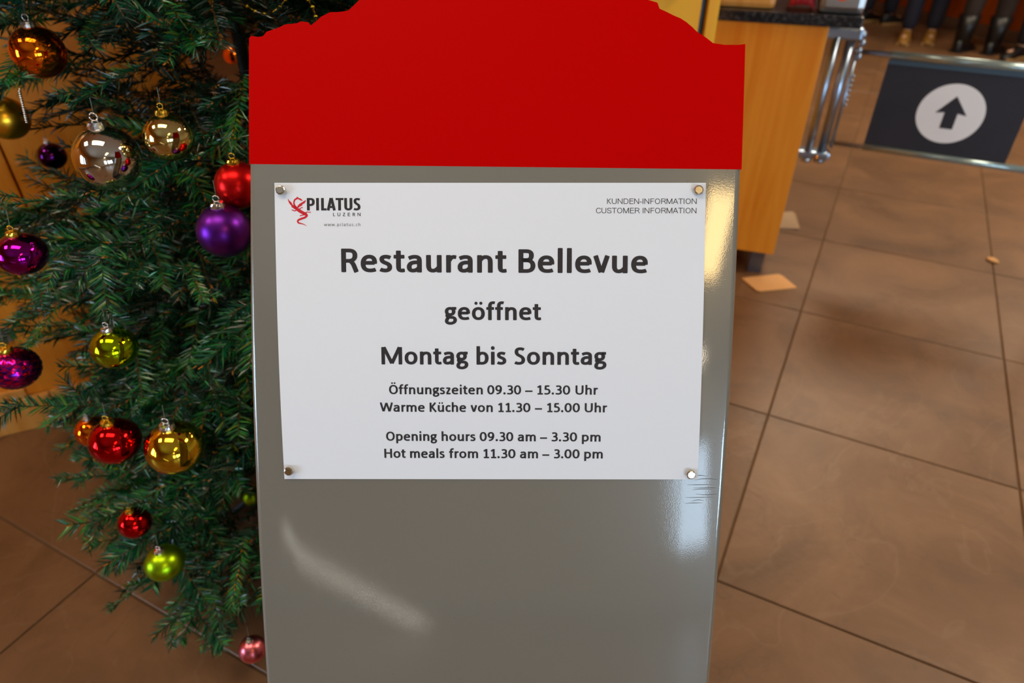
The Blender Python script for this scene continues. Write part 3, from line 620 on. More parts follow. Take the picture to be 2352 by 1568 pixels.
word(fl, 'www.pilatus.ch', 48.41, 41.99, 84.43, 41.99, 2.95, .055, .05, '', .005, n=5, track=.16); print_part('logo_text', fl, M_ink)
fl = Flat()
for P in ([(22.22, 13.49), (23.96, 14.69), (25.97, 15.34), (26.7, 16.09), (27.98, 17.35), (26.16, 17.3), (24.66, 16.59), (22.92, 15.59), (21.91, 15.49), (22.59, 14.69), (21.7, 13.79)],
          [(13.45, 15.09), (14.25, 17.1), (16.48, 18.85), (17.67, 21.11), (18.9, 22.36), (19.88, 23.62), (21.12, 24.37), (19.56, 25.63), (17.83, 24.22), (16.73, 23.62), (16.37, 22.11), (14.9, 20.61), (13.94, 18.85), (13.29, 16.85)],
          [(30.95, 16.49), (29.71, 17.35), (27.13, 18.85), (24.54, 20.35), (22.98, 21.86), (21.9, 23.87), (23.15, 24.37), (24.98, 22.86), (27.03, 22.11), (27.32, 20.86), (29.64, 19.6), (30.44, 18.35)]):
    fl.poly(P)
def vstroke(P):
    Q = []
    for i in range(len(P) - 1):
        a = P[max(i - 1, 0)]; b, c = P[i], P[i + 1]; d = P[min(i + 2, len(P) - 1)]
        for k in range(6):
            t = k / 6
            Q.append(tuple(.5 * ((2 * b[j]) + (-a[j] + c[j]) * t + (2 * a[j] - 5 * b[j] + 4 * c[j] - d[j]) * t * t + (-a[j] + 3 * b[j] - 3 * c[j] + d[j]) * t ** 3) for j in range(3)))
    Q.append(P[-1]); prev = None
    for i in range(len(Q)):
        a = Q[max(i - 1, 0)]; b = Q[min(i + 1, len(Q) - 1)]; dx, dy = b[0] - a[0], b[1] - a[1]; l = math.hypot(dx, dy) or 1
        w = Q[i][2] / 2; cur = ((Q[i][0] - dy / l * w, Q[i][1] + dx / l * w), (Q[i][0] + dy / l * w, Q[i][1] - dx / l * w))
        if prev: fl.poly([prev[0], prev[1], cur[1], cur[0]])
        prev = cur
for P in ([(21.86, 25.12, 2.55), (19.91, 22.61, 2.04), (19.16, 20.61, 1.53), (19.12, 18.6, 1.43), (20.1, 16.34, 1.43), (22.69, 14.84, 1.73)],
          [(19.87, 23.87, 2.04), (21.85, 25.38, 2.81), (24.34, 27.13, 3.16), (27.33, 28.89, 3.06), (30.33, 30.4, 2.96), (31.46, 31.91, 2.24), (29.73, 33.57, 1.94), (26.65, 34.68, 1.94), (23.56, 35.94, 1.84), (22.5, 37.2, 1.63), (23.22, 38.82, 1.53), (25.49, 39.47, 1.12), (28.51, 40.33, .71), (31.26, 41.99, .2)],
          [(21.32, 26.13, 1.02), (19.76, 27.23, .92), (16.75, 26.13, .82)], [(24.38, 25.63, .92), (25.94, 24.37, .82), (27.74, 23.87, .82)],
          [(29.3, 30.9, 1.02), (27.25, 31.41, .82), (24.7, 31.91, .92)], [(29.84, 29.9, 1.22), (31.66, 28.39, .82), (35.72, 28.64, .71)]): vstroke(P)
mesh_obj('dragon_logo', [pl(x, y, .00108) for x, y in fl.v], fl.f, M_inkred, notice)

# magnets
M_mag = mat('polished_nickel', (.8, .74, .6), .16, 1)
mg0 = None
for (X, Y, lab) in ((6.97, 7.55, 'small metal magnet at the upper left corner of the notice, beside the dragon logo'),
                    (412.16, 7.54, 'small round metal magnet at the upper right corner of the notice, glowing yellow'),
                    (6.08, 287.41, 'small round metal magnet at the lower left corner of the notice'),
                    (412.31, 290.63, 'small round metal magnet at the lower right corner of the notice')):
    p = pm(X, Y, .0009); nrm = (pm(X, Y, .01) - p).normalized()
    if mg0 is None:
        bm = bmesh.new(); lathe(bm, [(.0040, .0), (.0046, .0004), (.0047, .0008), (.0047, .0042), (.0042, .0048), (.0034, .005)], 10)
        mg0 = bm_obj('magnet', bm, M_mag); o = mg0
    else: o = mg0.copy(); COL.objects.link(o)
    o.location = p; o.rotation_euler = nrm.to_track_quat('Z', 'Y').to_euler()
    tag(o, lab, 'magnet', 'magnets holding the notice')

# ------------------------------------------------------------------ service counter on the right
CA = radians(19)
counter = empty('service_counter', (.94, 2.185, 0), -CA)
tag(counter, 'service counter with an orange beech front under a dark granite top, behind the sign board', 'counter')
box_obj('front_panel', (-1.5, 0, .1, 0, .03, .858), M_wood_or, counter)
bm = bmesh.new(); box(bm, -1.5, .03, .1, -.0, .06, .858); box(bm, -.03, .06, .1, 0, .62, .858); box(bm, -1.5, .06, .1, -1.47, .62, .858); box(bm, -1.47, .06, .1, -.03, .62, .13)
bm_obj('carcass', bm, M_wood_or, counter)
for x in (-.075, -1.45):
    for y in (.035, .52): box_obj('leg', (x, y, 0, x + .05, y + .05, .1), M_dark if 0 else mat('grey_leg', lin((86, 86, 92)), .35, .4), counter)
def granite():
    m = mat('black_granite', lin((26, 30, 38)), .22, noise=0)
    nt = m.node_tree; b = nt.nodes['Principled BSDF']; v = nt.nodes.new('ShaderNodeTexNoise'); v.inputs['Scale'].default_value = 80; v.inputs['Detail'].default_value = 4
    tc = nt.nodes.new('ShaderNodeTexCoord'); nt.links.new(tc.outputs['Object'], v.inputs['Vector'])
    cr = nt.nodes.new('ShaderNodeValToRGB'); cr.color_ramp.elements[0].position = .5; cr.color_ramp.elements[0].color = lin((22, 26, 34)); cr.color_ramp.elements[1].position = .68; cr.color_ramp.elements[1].color = lin((70, 70, 74))
    nt.links.new(v.outputs['Fac'], cr.inputs['Fac']); nt.links.new(cr.outputs['Color'], b.inputs['Base Color'])
    return m
box_obj('granite_top', (-1.56, -.012, .858, .085, .64, .89), granite(), counter, bev=.004)

# things on the counter
CM = Matrix.Translation((.94, 2.185, 0)) @ Matrix.Rotation(-CA, 4, 'Z')
def on_counter(x, y): return CM @ Vector((x, y, .89))
t = empty('wooden_crate', on_counter(-.23, .12), -CA)
tag(t, 'light wooden box with rounded corner at the left on the granite top', 'box')
bm = bmesh.new(); box(bm, -.17, -.09, 0, .065, .09, .16, bev=.015); bmesh.ops.recalc_face_normals(bm, faces=bm.faces)
bm_obj('crate_body', bm, M_wood_lt, t)
bm = bmesh.new(); box(bm, -.155, -.075, .16, .055, .075, .172, bev=.004); bm_obj('lid', bm, M_wood_or, t)
M_cloth = mat('red_cloth', lin((170, 22, 30)), .7, noise=.3, nscale=30)
bm = bmesh.new()
NXc = 16
vv = [[bm.verts.new((-.035 + .075 * i / NXc, -.05 + .1 * j / NXc, .004 + .085 * (max(0, 1 - ((i - 8) / 8.2) ** 2) ** .6) * (max(0, 1 - ((j - 8) / 8.2) ** 2) ** .5) * (1 + .25 * sin(i * 1.7) * cos(j * 1.1)))) for j in range(NXc + 1)] for i in range(NXc + 1)]
for i in range(NXc):
    for j in range(NXc): bm.faces.new((vv[i][j], vv[i + 1][j], vv[i + 1][j + 1], vv[i][j + 1]))
bot = [vv[i][0] for i in range(NXc + 1)] + [vv[NXc][j] for j in range(1, NXc + 1)] + [vv[i][NXc] for i in range(NXc - 1, -1, -1)] + [vv[0][j] for j in range(NXc - 1, 0, -1)]
bm.faces.new(bot)
o = bm_obj('red_cloth', bm, M_cloth, None, True); o.location = on_counter(-.092, .07) ; o.rotation_euler = (0, 0, -CA)
tag(o, 'crumpled red cloth lying on the granite between wooden box and steel dispenser', 'cloth')
t = empty('napkin_dispenser', on_counter(.02, .06), -CA)
tag(t, 'brushed steel dispenser with orange round mark at the right end of the granite top', 'dispenser')
bm = bmesh.new(); box(bm, -.065, -.05, 0, .064, .06, .2, bev=.02); bm_obj('casing', bm, M_steel, t, False)
M_or = mat('orange_mark', lin((226, 96, 50)), .4)
bm = bmesh.new(); lathe(bm, [(.02, 0), (.02, .002)], 28); o = bm_obj('round_mark', bm, M_or, t); o.rotation_euler = (pi / 2, 0, 0); o.location = (-.005, -.05, .055)
bm = bmesh.new(); box(bm, -.045, -.053, .11, .04, -.045, .16, bev=.003); bm_obj('opening', bm, M_dark, t)

# tall yellow wood cabinet left of the counter, mostly behind the board
t = empty('tall_cabinet', (.54, 1.95, 0), -CA * .0)
tag(t, 'tall yellow beech cabinet standing behind the red top of the board', 'cabinet')
box_obj('side_stile', (-.03, 0, 0, 0, .035, 2.0), M_wood_yel, t)
box_obj('gap_shade_strip', (-.048, .02, 0, -.03, .035, 2.0), M_dark, t)  # solid dark strip painting in the shade between stile and door
box_obj('door', (-.38, .0, .06, -.048, .022, 1.98), M_wood_yel, t)
box_obj('cabinet_body', (-.38, .036, 0, 0, .2, 2.0), M_wood_yel, t)
box_obj('handle', (-.085, -.03, 1.0, -.073, 0, 1.16), M_chrome, t)

# ------------------------------------------------------------------ swing gate
gate = empty('swing_gate', (1.122, 2.42, 0))
tag(gate, 'chrome swing gate whose black panel shows an arrow on a white disc', 'gate')
def L(x, y, z): return Vector((x - 1.122, y - 2.42, z))
for (x, y) in ((1.122, 2.42), (1.073, 2.418)):
    bm = bmesh.new(); tube(bm, [L(x, y, .395), L(x, y, .785)], .0155 if x > 1.1 else .0125, 24)
    bm_obj('post', bm, M_chrome, gate, True)
side = Matrix.Rotation(-CA, 3, 'Z')
for z0, z1 in ((.775, .815), (.372, .40)):
    bm = bmesh.new(); box(bm, -.125, -.028, z0, .03, .028, z1, bev=.008)
    bmesh.ops.rotate(bm, cent=(0, 0, 0), matrix=side, verts=bm.verts)
    bm_obj('bracket', bm, M_chrome, gate, False)
bm = bmesh.new(); tube(bm, [L(1.122, 2.42, .372), L(1.122, 2.42, .36)], .021, 20); tube(bm, [L(1.073, 2.418, .372), L(1.073, 2.418, .362)], .016, 20)
bm_obj('end_cap', bm, M_chrome, gate, True)
M_brass = mat('brass_screw', lin((230, 150, 60)), .25, 1)
bm = bmesh.new(); tube(bm, [L(1.098, 2.40, .385), L(1.096, 2.386, .385)], .006, 12); bm_obj('screw', bm, M_brass, gate, True)
# hinge knuckles and spring
for k, z in enumerate((.79, .765, .742, .722)):
    bm = bmesh.new(); lathe(bm, [(.0, -.011), (.009, -.009), (.012, 0), (.009, .009), (0, .011)], 16, L(1.157 + .004 * (k % 2), 2.418, z)); bm_obj('hinge_knuckle', bm, M_chrome, gate, True)
for k in range(7):
    bm = bmesh.new(); lathe(bm, [(.0, -.005), (.0055, -.003), (.0055, .003), (0, .005)], 12, L(1.160, 2.414, .66 - .016 * k)); bm_obj('spring_coil', bm, M_chrome, gate, True)
bm = bmesh.new(); tube(bm, [L(1.152, 2.42, .41), L(1.152, 2.42, .73)], .006, 12); bm_obj('hinge_pin', bm, M_chrome, gate, True)
GA = radians(27)
gd = Vector((cos(GA), -sin(GA), 0)); G0 = Vector((1.18, 2.43, 0)) - gate.location
def gpnt(t, z, off=0): return G0 + gd * t + Vector((0, 0, z)) + Vector((-sin(GA), -cos(GA), 0)) * off
GLN = .80
for z, r in ((.733, .0095), (.423, .0085)):
    bm = bmesh.new(); tube(bm, [gpnt(-.03, z), gpnt(GLN, z)], r, 20); bm_obj('rail', bm, M_chrome, gate, True)
bm = bmesh.new(); tube(bm, [gpnt(GLN, .423), gpnt(GLN, .733)], .0085, 16); bm_obj('end_upright', bm, M_chrome, gate, True)
M_acr = mat('clear_sleeve', lin((150, 168, 168)), .18, .55)
for z, r in ((.733, .0135), (.424, .0115)):
    bm = bmesh.new(); tube(bm, [gpnt(.082, z), gpnt(.68, z)], r, 20); bm_obj('rail_sleeve', bm, M_acr, gate, True)
M_blackp = mat('black_panel', lin((46, 52, 64)), .35, noise=.3, nscale=12, coat=.2)
def gplate(name, t0, z0, t1, z1, o0, o1, m):
    V = [gpnt(t, z, o) for o in (o0, o1) for t, z in ((t0, z0), (t1, z0), (t1, z1), (t0, z1))]
    mesh_obj(name, V, [(0, 1, 2, 3), (7, 6, 5, 4), (0, 4, 5, 1), (1, 5, 6, 2), (2, 6, 7, 3), (3, 7, 4, 0)], m, gate)
gplate('black_panel', .082, .436, .516, .712, -.003, .003, M_blackp)
M_strip = mat('blue_grey_strip', lin((78, 104, 124)), .3, .3)
gplate('top_strip', .082, .706, .516, .722, .003, .006, M_strip)
M_disc = mat('white_disc', lin((240, 244, 250)), .45)
cz, ct, rr = .571, .310, .0985
V = [gpnt(ct + rr * cos(2 * pi * k / 56), cz + .0965 * sin(2 * pi * k / 56), o) for o in (.0032, .0042) for k in range(56)]
F = [tuple(range(56, 112))] + [(k, (k + 1) % 56, 56 + (k + 1) % 56, 56 + k) for k in range(56)]
mesh_obj('white_disc', V, F, M_disc, gate)
AR = [(0, .058), (.046, .0), (.019, .004), (.019, -.048), (-.019, -.048), (-.019, .004), (-.046, .0)]
V = [gpnt(ct + x + .002, cz + z, o) for o in (.0043, .005) for x, z in AR]
mesh_obj('arrow', V, [tuple(range(7, 14))] + [(k, (k + 1) % 7, 7 + (k + 1) % 7, 7 + k) for k in range(7)], M_blackp, gate)
# chrome stanchion that the gate closes against, out of frame on the right
t = empty('gate_stop_post', (gate.location.x + gpnt(GLN + .06, 0).x, gate.location.y + gpnt(GLN + .06, 0).y, 0))
tag(t, 'chrome floor post at the free end of the swing gate', 'post')
bm = bmesh.new(); tube(bm, [(0, 0, .01), (0, 0, .95)], .02, 20); bm_obj('post', bm, M_chrome, t, True)
bm = bmesh.new(); lathe(bm, [(.06, 0), (.06, .008), (.02, .014)], 28); bm_obj('base_flange', bm, M_chrome, t, True)

# ------------------------------------------------------------------ bits on the floor
M_card = mat('tan_card', lin((236, 176, 112)), .6, noise=.12, nscale=8)
M_card2 = mat('beige_card', lin((190, 160, 126)), .6, noise=.1, nscale=8)
def card(name, pts, m, lab, cat, hgt=.004):
    c = sum((Vector(p + (0,)) for p in pts), Vector()) / len(pts)
    V = [Vector(p + (z + (.003 if i in (1, 2) and z > 0 else 0),)) - c for z in (.0005, hgt) for i, p in enumerate(pts)]; n = len(pts)
    o = mesh_obj(name, V, [tuple(range(n - 1, -1, -1)), tuple(range(n, 2 * n))] + [(k, (k + 1) % n, n + (k + 1) % n, n + k) for k in range(n)], m)
    o.location = c; tag(o, lab, cat); return o
card('paper_slip', [(.845, 2.186), (.872, 2.095), (.885, 2.088), (1.026, 2.118), (1.001, 2.205), (.99, 2.216)], M_card, 'tan paper card lying on the tiles in front of the counter leg', 'card')
card('paper_slip', [(1.12, 2.603), (1.198, 2.590), (1.231, 2.74), (1.225, 2.766), (1.165, 2.753)], M_card2, 'beige paper slip half hidden behind the lower end of the counter front', 'card')
bm = bmesh.new(); bmesh.ops.create_icosphere(bm, subdivisions=2, radius=.017)
for v in bm.verts: v.co = Vector((v.co.x * 1.0, v.co.y * 1.5, v.co.z * .35)) * random.uniform(.8, 1.15)
o = bm_obj('crumb', bm, M_card, None, True); o.location = (1.846, 2.319, .006); o.rotation_euler = (0, 0, .5); tag(o, 'small tan crumb on the stone tiles by a joint below the gate', 'crumb')

# ------------------------------------------------------------------ wood cabinet on the left, behind the tree
wd = Vector((.9139, .4060, 0)); WA = math.atan2(wd.y, wd.x)
cab = empty('wall_cabinet', (-1.37, 1.343, 0), WA)
tag(cab, 'long orange beech cabinet front at the left, seen through the tree branches', 'cabinet')
# panels run along local x, front face at local y = 0
box_obj('door_panel', (-1.2, .02, .1, .2735, .045, 1.9), M_wood_or, cab)
box_obj('door_panel', (.2785, .02, .0, .70, .045, 1.9), M_wood_or, cab)
box_obj('bottom_rail', (-1.2, .0, .0, .147, .02, .1), M_wood_lt, cab, bev=.003)
box_obj('plinth_board', (-1.2, .004, .104, .10, .019, .128), M_wood_lt, cab, bev=.002)
box_obj('stile', (.148, .012, .0, .2735, .03, .1), M_wood_lt, cab, bev=.001)
box_obj('cabinet_body', (-1.2, .05, 0, .70, .5, 1.9), M_wood_or, cab)
box_obj('grey_plate', (.05, .012, .27, .13, .022, .31), mat('grey_plate', lin((130, 120, 118)), .5, .2), cab)
# far serving counter on the right
wd2 = Vector((.33, -.944, 0)); WA2 = math.atan2(wd2.y, wd2.x)
fc = empty('serving_counter', (3.731, 7.284, 0), WA2)
tag(fc, 'long serving counter with orange wood front and grey kick plate, behind the standing people', 'counter')
for k in range(6): box_obj('front_panel', (-1.6 + k * .7, .0, .1, -1.6 + (k + 1) * .7 - .006, .02, .92), M_wood_far, fc)
box_obj('kick_plate', (-1.6, .04, 0, 2.6, .05, .1), M_steel, fc)
box_obj('counter_body', (-1.6, .03, .1, 2.6, .7, .92), M_wood_far, fc)
box_obj('worktop', (-1.62, -.02, .92, 2.62, .72, .95), M_dark, fc)

# ------------------------------------------------------------------ people waiting (their lower legs are in the picture)
M_skin = mat('skin', lin((206, 158, 130)), .55); M_hair = mat('dark_hair', lin((44, 30, 22)), .6)
def skinmesh(name, J, E, m, parent, lv=1):
    me = bpy.data.meshes.new(name); me.from_pydata([p for p, r in J], E, []); o = bpy.data.objects.new(name, me); COL.objects.link(o)
    s = o.modifiers.new('s', 'SKIN'); s.use_smooth_shade = True
    for i, (p, r) in enumerate(J):
        d = me.skin_vertices[0].data[i]; d.radius = (r if isinstance(r, tuple) else (r, r)); d.use_root = (i == 0)
    su = o.modifiers.new('u', 'SUBSURF'); su.levels = lv; su.render_levels = lv
    dg = bpy.context.evaluated_depsgraph_get(); ev = bpy.data.meshes.new_from_object(o.evaluated_get(dg))
    bpy.data.objects.remove(o); bpy.data.meshes.remove(me)
    ev.materials.clear()
    return link(name, ev, m, parent, True)
def person(loc, rz, stance, top, trouser, shoe, lab, h=1.72, boot=False):
    k = h / 1.72; t = empty('person', loc, rz); tag(t, lab, 'person')
    lx = .09
    feet = [(-lx, stance[0]), (lx, stance[1])]
    J = [((0, 0, .95 * k), (.14, .105)), ((0, 0, 1.1 * k), (.12, .09)), ((0, 0, 1.3 * k), (.15, .1)), ((0, .0, 1.42 * k), (.11, .08)), ((0, .0, 1.5 * k), .05), ((0, .01, 1.56 * k), .06), ((0, .015, 1.63 * k), (.078, .09)), ((0, .01, 1.69 * k), (.06, .07))]
    E = [(0, 1), (1, 2), (2, 3), (3, 4), (4, 5), (5, 6), (6, 7)]
    for sgn, (fx, fy) in zip((-1, 1), feet):
        i = len(J); J += [((sgn * .09, 0, .88 * k), .085), ((fx * 1.0, fy * .5 + .02, .5 * k), .057), ((fx, fy, .3 * k), .052), ((fx, fy, .1 * k), .036), ((fx, fy + .02, .05), .035), ((fx * 1.1, fy + .15, .035), (.03, .022))]
        E += [(0, i), (i, i + 1), (i + 1, i + 2), (i + 2, i + 3), (i + 3, i + 4), (i + 4, i + 5)]
        i = len(J); J += [((sgn * .19, 0, 1.4 * k), .05), ((sgn * .235, -.02, 1.13 * k), .038), ((sgn * .24, .06, .9 * k), .027), ((sgn * .24, .08, .83 * k), (.038, .018))]
        E += [(3, i), (i, i + 1), (i + 1, i + 2), (i + 2, i + 3)]
        for f in range(4):
            q = len(J); dx = (f - 1.5) * .018; J += [((sgn * .24 + dx * .3, .08 + dx, .785 * k), .008), ((sgn * .235 + dx * .3, .095 + dx, (.745 - .006 * abs(f - 1.5)) * k), .006)]; E += [(i + 3, q), (q, q + 1)]
        q = len(J); J += [((sgn * .225, .115, .82 * k), .009), ((sgn * .22, .13, .785 * k), .007)]; E += [(i + 3, q), (q, q + 1)]
    skinmesh('body', J, E, M_skin, t)
    # clothes follow the same joints, a little fuller
    J2 = [((0, 0, .98 * k), (.155, .115))]; E2 = []
    for sgn, (fx, fy) in zip((-1, 1), feet):
        i = len(J2); zend = .075 if not boot else .2
        J2 += [((sgn * .09, 0, .86 * k), .1), ((fx, fy * .5 + .02, .5 * k), .082), ((fx, fy, .3 * k), .072), ((fx, fy - .005, zend), .062)]
        E2 += [(0, i), (i, i + 1), (i + 1, i + 2), (i + 2, i + 3)]
    skinmesh('trousers', J2, E2, trouser, t)
    J3 = [((0, 0, .93 * k), (.16, .12)), ((0, 0, 1.1 * k), (.145, .11)), ((0, 0, 1.3 * k), (.175, .12)), ((0, 0, 1.43 * k), (.1, .08))]; E3 = [(0, 1), (1, 2), (2, 3)]
    for sgn in (-1, 1):
        i = len(J3); J3 += [((sgn * .19, 0, 1.4 * k), .065), ((sgn * .235, -.02, 1.13 * k), .05), ((sgn * .24, .05, .93 * k), .04)]; E3 += [(3, i), (i, i + 1), (i + 1, i + 2)]
    skinmesh('jacket', J3, E3, top, t)
    skinmesh('hair', [((0, -.02, 1.6 * k), (.085, .08)), ((0, -.01, 1.68 * k), (.085, .09)), ((0, 0, 1.72 * k), (.05, .06))], [(0, 1), (1, 2)], M_hair, t)
    for (x, y, z, r) in ((-.032, .1, 1.635, .011), (.032, .1, 1.635, .011)):
        bm = bmesh.new(); lathe(bm, [(0, -r), (r * .8, -r * .5), (r, 0), (r * .8, r * .5), (0, r)], 10, (x * k, y * k, z * k))
        bm_obj('eye', bm, M_dark, t, True)
    skinmesh('nose', [((0, .095, 1.625 * k), .008), ((0, .12, 1.6 * k), .012)], [(0, 1)], M_skin, t)
    for sgn, (fx, fy) in zip((-1, 1), feet):
        bm = bmesh.new(); SG = 20; rings = []
        for (y, w, z1, z0) in ((-.075, .02, .07, .004), (-.06, .036, .095, 0), (0, .042, .105, 0), (.05, .045, .09, 0), (.11, .05, .062, 0), (.165, .045, .05, 0), (.195, .028, .036, .002), (.205, .008, .02, .008)):
            rings.append([bm.verts.new((fx + w * cos(2 * pi * q / SG) * (1 if sin(2 * pi * q / SG) < 0 else .9), fy + y, (z0 + z1) / 2 + (z1 - z0) / 2 * math.copysign(abs(sin(2 * pi * q / SG)) ** .6, sin(2 * pi * q / SG)))) for q in range(SG)])
        for A, B_ in zip(rings, rings[1:]):
            for q in range(SG): bm.faces.new((A[q], A[(q + 1) % SG], B_[(q + 1) % SG], B_[q]))
        bm.faces.new(rings[0]); bm.faces.new(rings[-1])
        if boot: tube(bm, [(fx, fy, .05), (fx, fy - .005, .16), (fx, fy - .005, .27)], [.055, .062, .078], 20)
        o = bm_obj('boot' if boot else 'shoe', bm, shoe, t, True)
        bm = bmesh.new(); box(bm, fx - .046, fy - .075, 0, fx + .046, fy + .19, .018, bev=.008); bm_obj('sole', bm, M_sole if not boot else M_dark, t)
M_sole = mat('pale_sole', lin((170, 135, 80)), .6)
M_navy = mat('navy_denim', lin((22, 24, 44)), .8, noise=.3); M_blk = mat('black_cloth', lin((18, 15, 17)), .8, noise=.2); M_brn = mat('dark_brown_cloth', lin((44, 30, 24)), .8, noise=.3)
M_sneak = mat('tan_sneaker', lin((150, 104, 34)), .55, noise=.3); M_blks = mat('black_leather', lin((14, 12, 12)), .4)
M_j1 = mat('dark_jacket', lin((30, 32, 44)), .8); M_j2 = mat('red_jacket', lin((130, 30, 34)), .8); M_j3 = mat('grey_jacket', lin((70, 70, 74)), .8)
person((3.36, 6.95, 0), radians(-70), (0, .1), M_j1, M_navy, M_blks, 'person in dark navy trousers and black shoes, leftmost of the people by the far counter')
person((3.42, 6.18, 0), radians(150), (-.05, .06), M_j2, M_navy, M_sneak, 'person in navy jeans and tan sneakers, standing beside the one in black boots')
person((3.62, 5.72, 0), radians(-55), (0, .12), M_j3, M_brn, M_blks, 'person in dark brown trousers and tall black boots, just above the gate panel', boot=True)
person((4.05, 5.55, 0), radians(115), (0, .1), M_j1, M_blk, M_blks, 'person in black trousers at the right edge, one black shoe visible')

# ------------------------------------------------------------------ christmas tree
TX, TY = -.47, 1.26
M_needle = None
def needle_mat():
    m = bpy.data.materials.new('green_needles'); m.use_nodes = True; nt = m.node_tree; b = nt.nodes['Principled BSDF']
    at_ = nt.nodes.new('ShaderNodeAttribute'); at_.attribute_name = 'tone'; oi = nt.nodes.new('ShaderNodeObjectInfo')
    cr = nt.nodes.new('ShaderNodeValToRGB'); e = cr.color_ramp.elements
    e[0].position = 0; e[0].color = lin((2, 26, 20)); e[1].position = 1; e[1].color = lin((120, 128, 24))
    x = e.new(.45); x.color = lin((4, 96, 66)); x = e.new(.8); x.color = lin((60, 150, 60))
    nt.links.new(at_.outputs['Fac'], cr.inputs['Fac']); nt.links.new(cr.outputs['Color'], b.inputs['Base Color'])
    b.inputs['Roughness'].default_value = .3; b.inputs['Specular IOR Level'].default_value = .8
    return m
M_needle = needle_mat()
M_husk = mat('orange_husk', lin((216, 136, 30)), .5)
M_stem = mat('brown_twig', lin((72, 60, 26)), .7, noise=.4, nscale=200)
M_trunk = mat('dark_green_pole', lin((6, 16, 10)), .6, noise=.2)

def twig(v, f, mi, tn, rnd, p0, d, ln, up, dens=.0015, nl=.029, dark=False):
    """one bristled twig: wire, orange husks, needles both sides and above"""
    d = d.normalized(); side = d.cross(up).normalized(); up2 = side.cross(d).normalized()
    bend = rnd.uniform(-.12, .12); hk = rnd.choice((.25, .9, 1))
    def P(t): return p0 + d * (ln * t) + up2 * (bend * ln * t * t) + side * (bend * .5 * ln * t * t)
    K = 5
    for k in range(K):                                    # wire
        a, b = P(k / K), P((k + 1) / K); n = len(v); w = .0011
        v += [a + side * w, a - side * w + up2 * w, a - up2 * w, b + side * w, b - side * w + up2 * w, b - up2 * w]
        f += [(n, n + 1, n + 4, n + 3), (n + 1, n + 2, n + 5, n + 4), (n + 2, n, n + 3, n + 5)]; mi += [1] * 3; tn += [.5] * 6
    for k in range(int(ln / .0075)):                       # little husks along the wire
        c = P(rnd.random()); q = Vector((rnd.uniform(-1, 1), rnd.uniform(-1, 1), rnd.uniform(-1, 1))).normalized(); r2 = d * .0045 + q * .003; n = len(v); w = q.cross(d) * .0017
        v += [c - w + q * .001, c + w + q * .001, c + r2 + w * .5 + q * .002, c + r2 - w * .5 + q * .002]; f.append((n, n + 1, n + 2, n + 3)); mi.append(2 if rnd.random() < hk else 1); tn += [.5] * 4
    m = int(ln / dens)
    base = rnd.uniform(0, .5) if not dark else 0  # dark twigs carry the shade of the tree's interior in their tone
    for k in range(m):
        t = (k + rnd.random()) / m; c = P(t)
        ang = rnd.choice((rnd.gauss(.15, .3), rnd.gauss(pi - .15, .3), rnd.gauss(.15, .3), rnd.gauss(pi - .15, .3), rnd.uniform(0, 2 * pi)))
        q = side * cos(ang) + up2 * sin(ang)
        fwd = .55 + .5 * t + rnd.uniform(-.15, .2)
        nd = (q + d * fwd).normalized(); L_ = nl * rnd.uniform(.75, 1.15) * (1 if t < .8 else 1 - (t - .8) * 1.6)
        w = nd.cross(d + q * .3).normalized().cross(nd) if rnd.random() < .3 else nd.cross(Vector((rnd.uniform(-1, 1), rnd.uniform(-1, 1), rnd.uniform(-1, 1)))).normalized()
        w = w * .0012; n = len(v)
        droop = up2 * (-.0015)
        v += [c - w, c + w, c + nd * L_ * .6 + w, c + nd * L_ + droop, c + nd * L_ * .6 - w]
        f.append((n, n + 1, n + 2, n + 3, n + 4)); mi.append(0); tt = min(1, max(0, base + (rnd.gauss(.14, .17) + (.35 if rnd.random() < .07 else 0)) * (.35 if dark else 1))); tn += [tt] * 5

def branch_mesh(name, seed, ln, ns, main=True):
    rnd = random.Random(seed); v, f, mi, tn = [], [], [], []
    X = Vector((1, 0, 0)); Z = Vector((0, 0, 1))
    twig(v, f, mi, tn, rnd, Vector((0, 0, 0)), X, ln, Z)
    for k in range(ns):
        t = .12 + .68 * k / max(1, ns - 1); sg = 1 if k % 2 else -1
        a = radians(rnd.uniform(38, 58)) * sg; el = radians(rnd.uniform(-18, 28))
        d = Vector((cos(a) * cos(el), sin(a) * cos(el), sin(el)))
        twig(v, f, mi, tn, rnd, X * (ln * t), d, ln * rnd.uniform(.34, .5) * (1.1 - .5 * t), Z)
    me = bpy.data.meshes.new(name); me.from_pydata(v, [], f); me.update()
    me.materials.append(M_needle); me.materials.append(M_stem); me.materials.append(M_husk); me.polygons.foreach_set('material_index', mi)
    a = me.attributes.new('tone', 'FLOAT', 'POINT'); a.data.foreach_set('value', tn)
    return me
BR = [branch_mesh('branch', 100 + k, .30, 5 + k % 2) for k in range(5)]
TW = [branch_mesh('branch', 200 + k, .16, 2) for k in range(3)]

tree = empty('christmas_tree', (TX, TY, 0))
tag(tree, 'green artificial christmas tree hung with coloured balls, left of the sign board', 'christmas tree')
bm = bmesh.new(); tube(bm, [(0, 0, .02), (0, 0, 2.0)], [.013, .009], 14); bm_obj('trunk', bm, M_trunk, tree, True)
for k in range(4):
    a = pi / 4 + k * pi / 2; bm = bmesh.new(); tube(bm, [(0, 0, .06), (.12 * cos(a), .12 * sin(a), .05), (.26 * cos(a), .26 * sin(a), .012)], .009, 10); bm_obj('stand_leg', bm, M_trunk, tree, True)

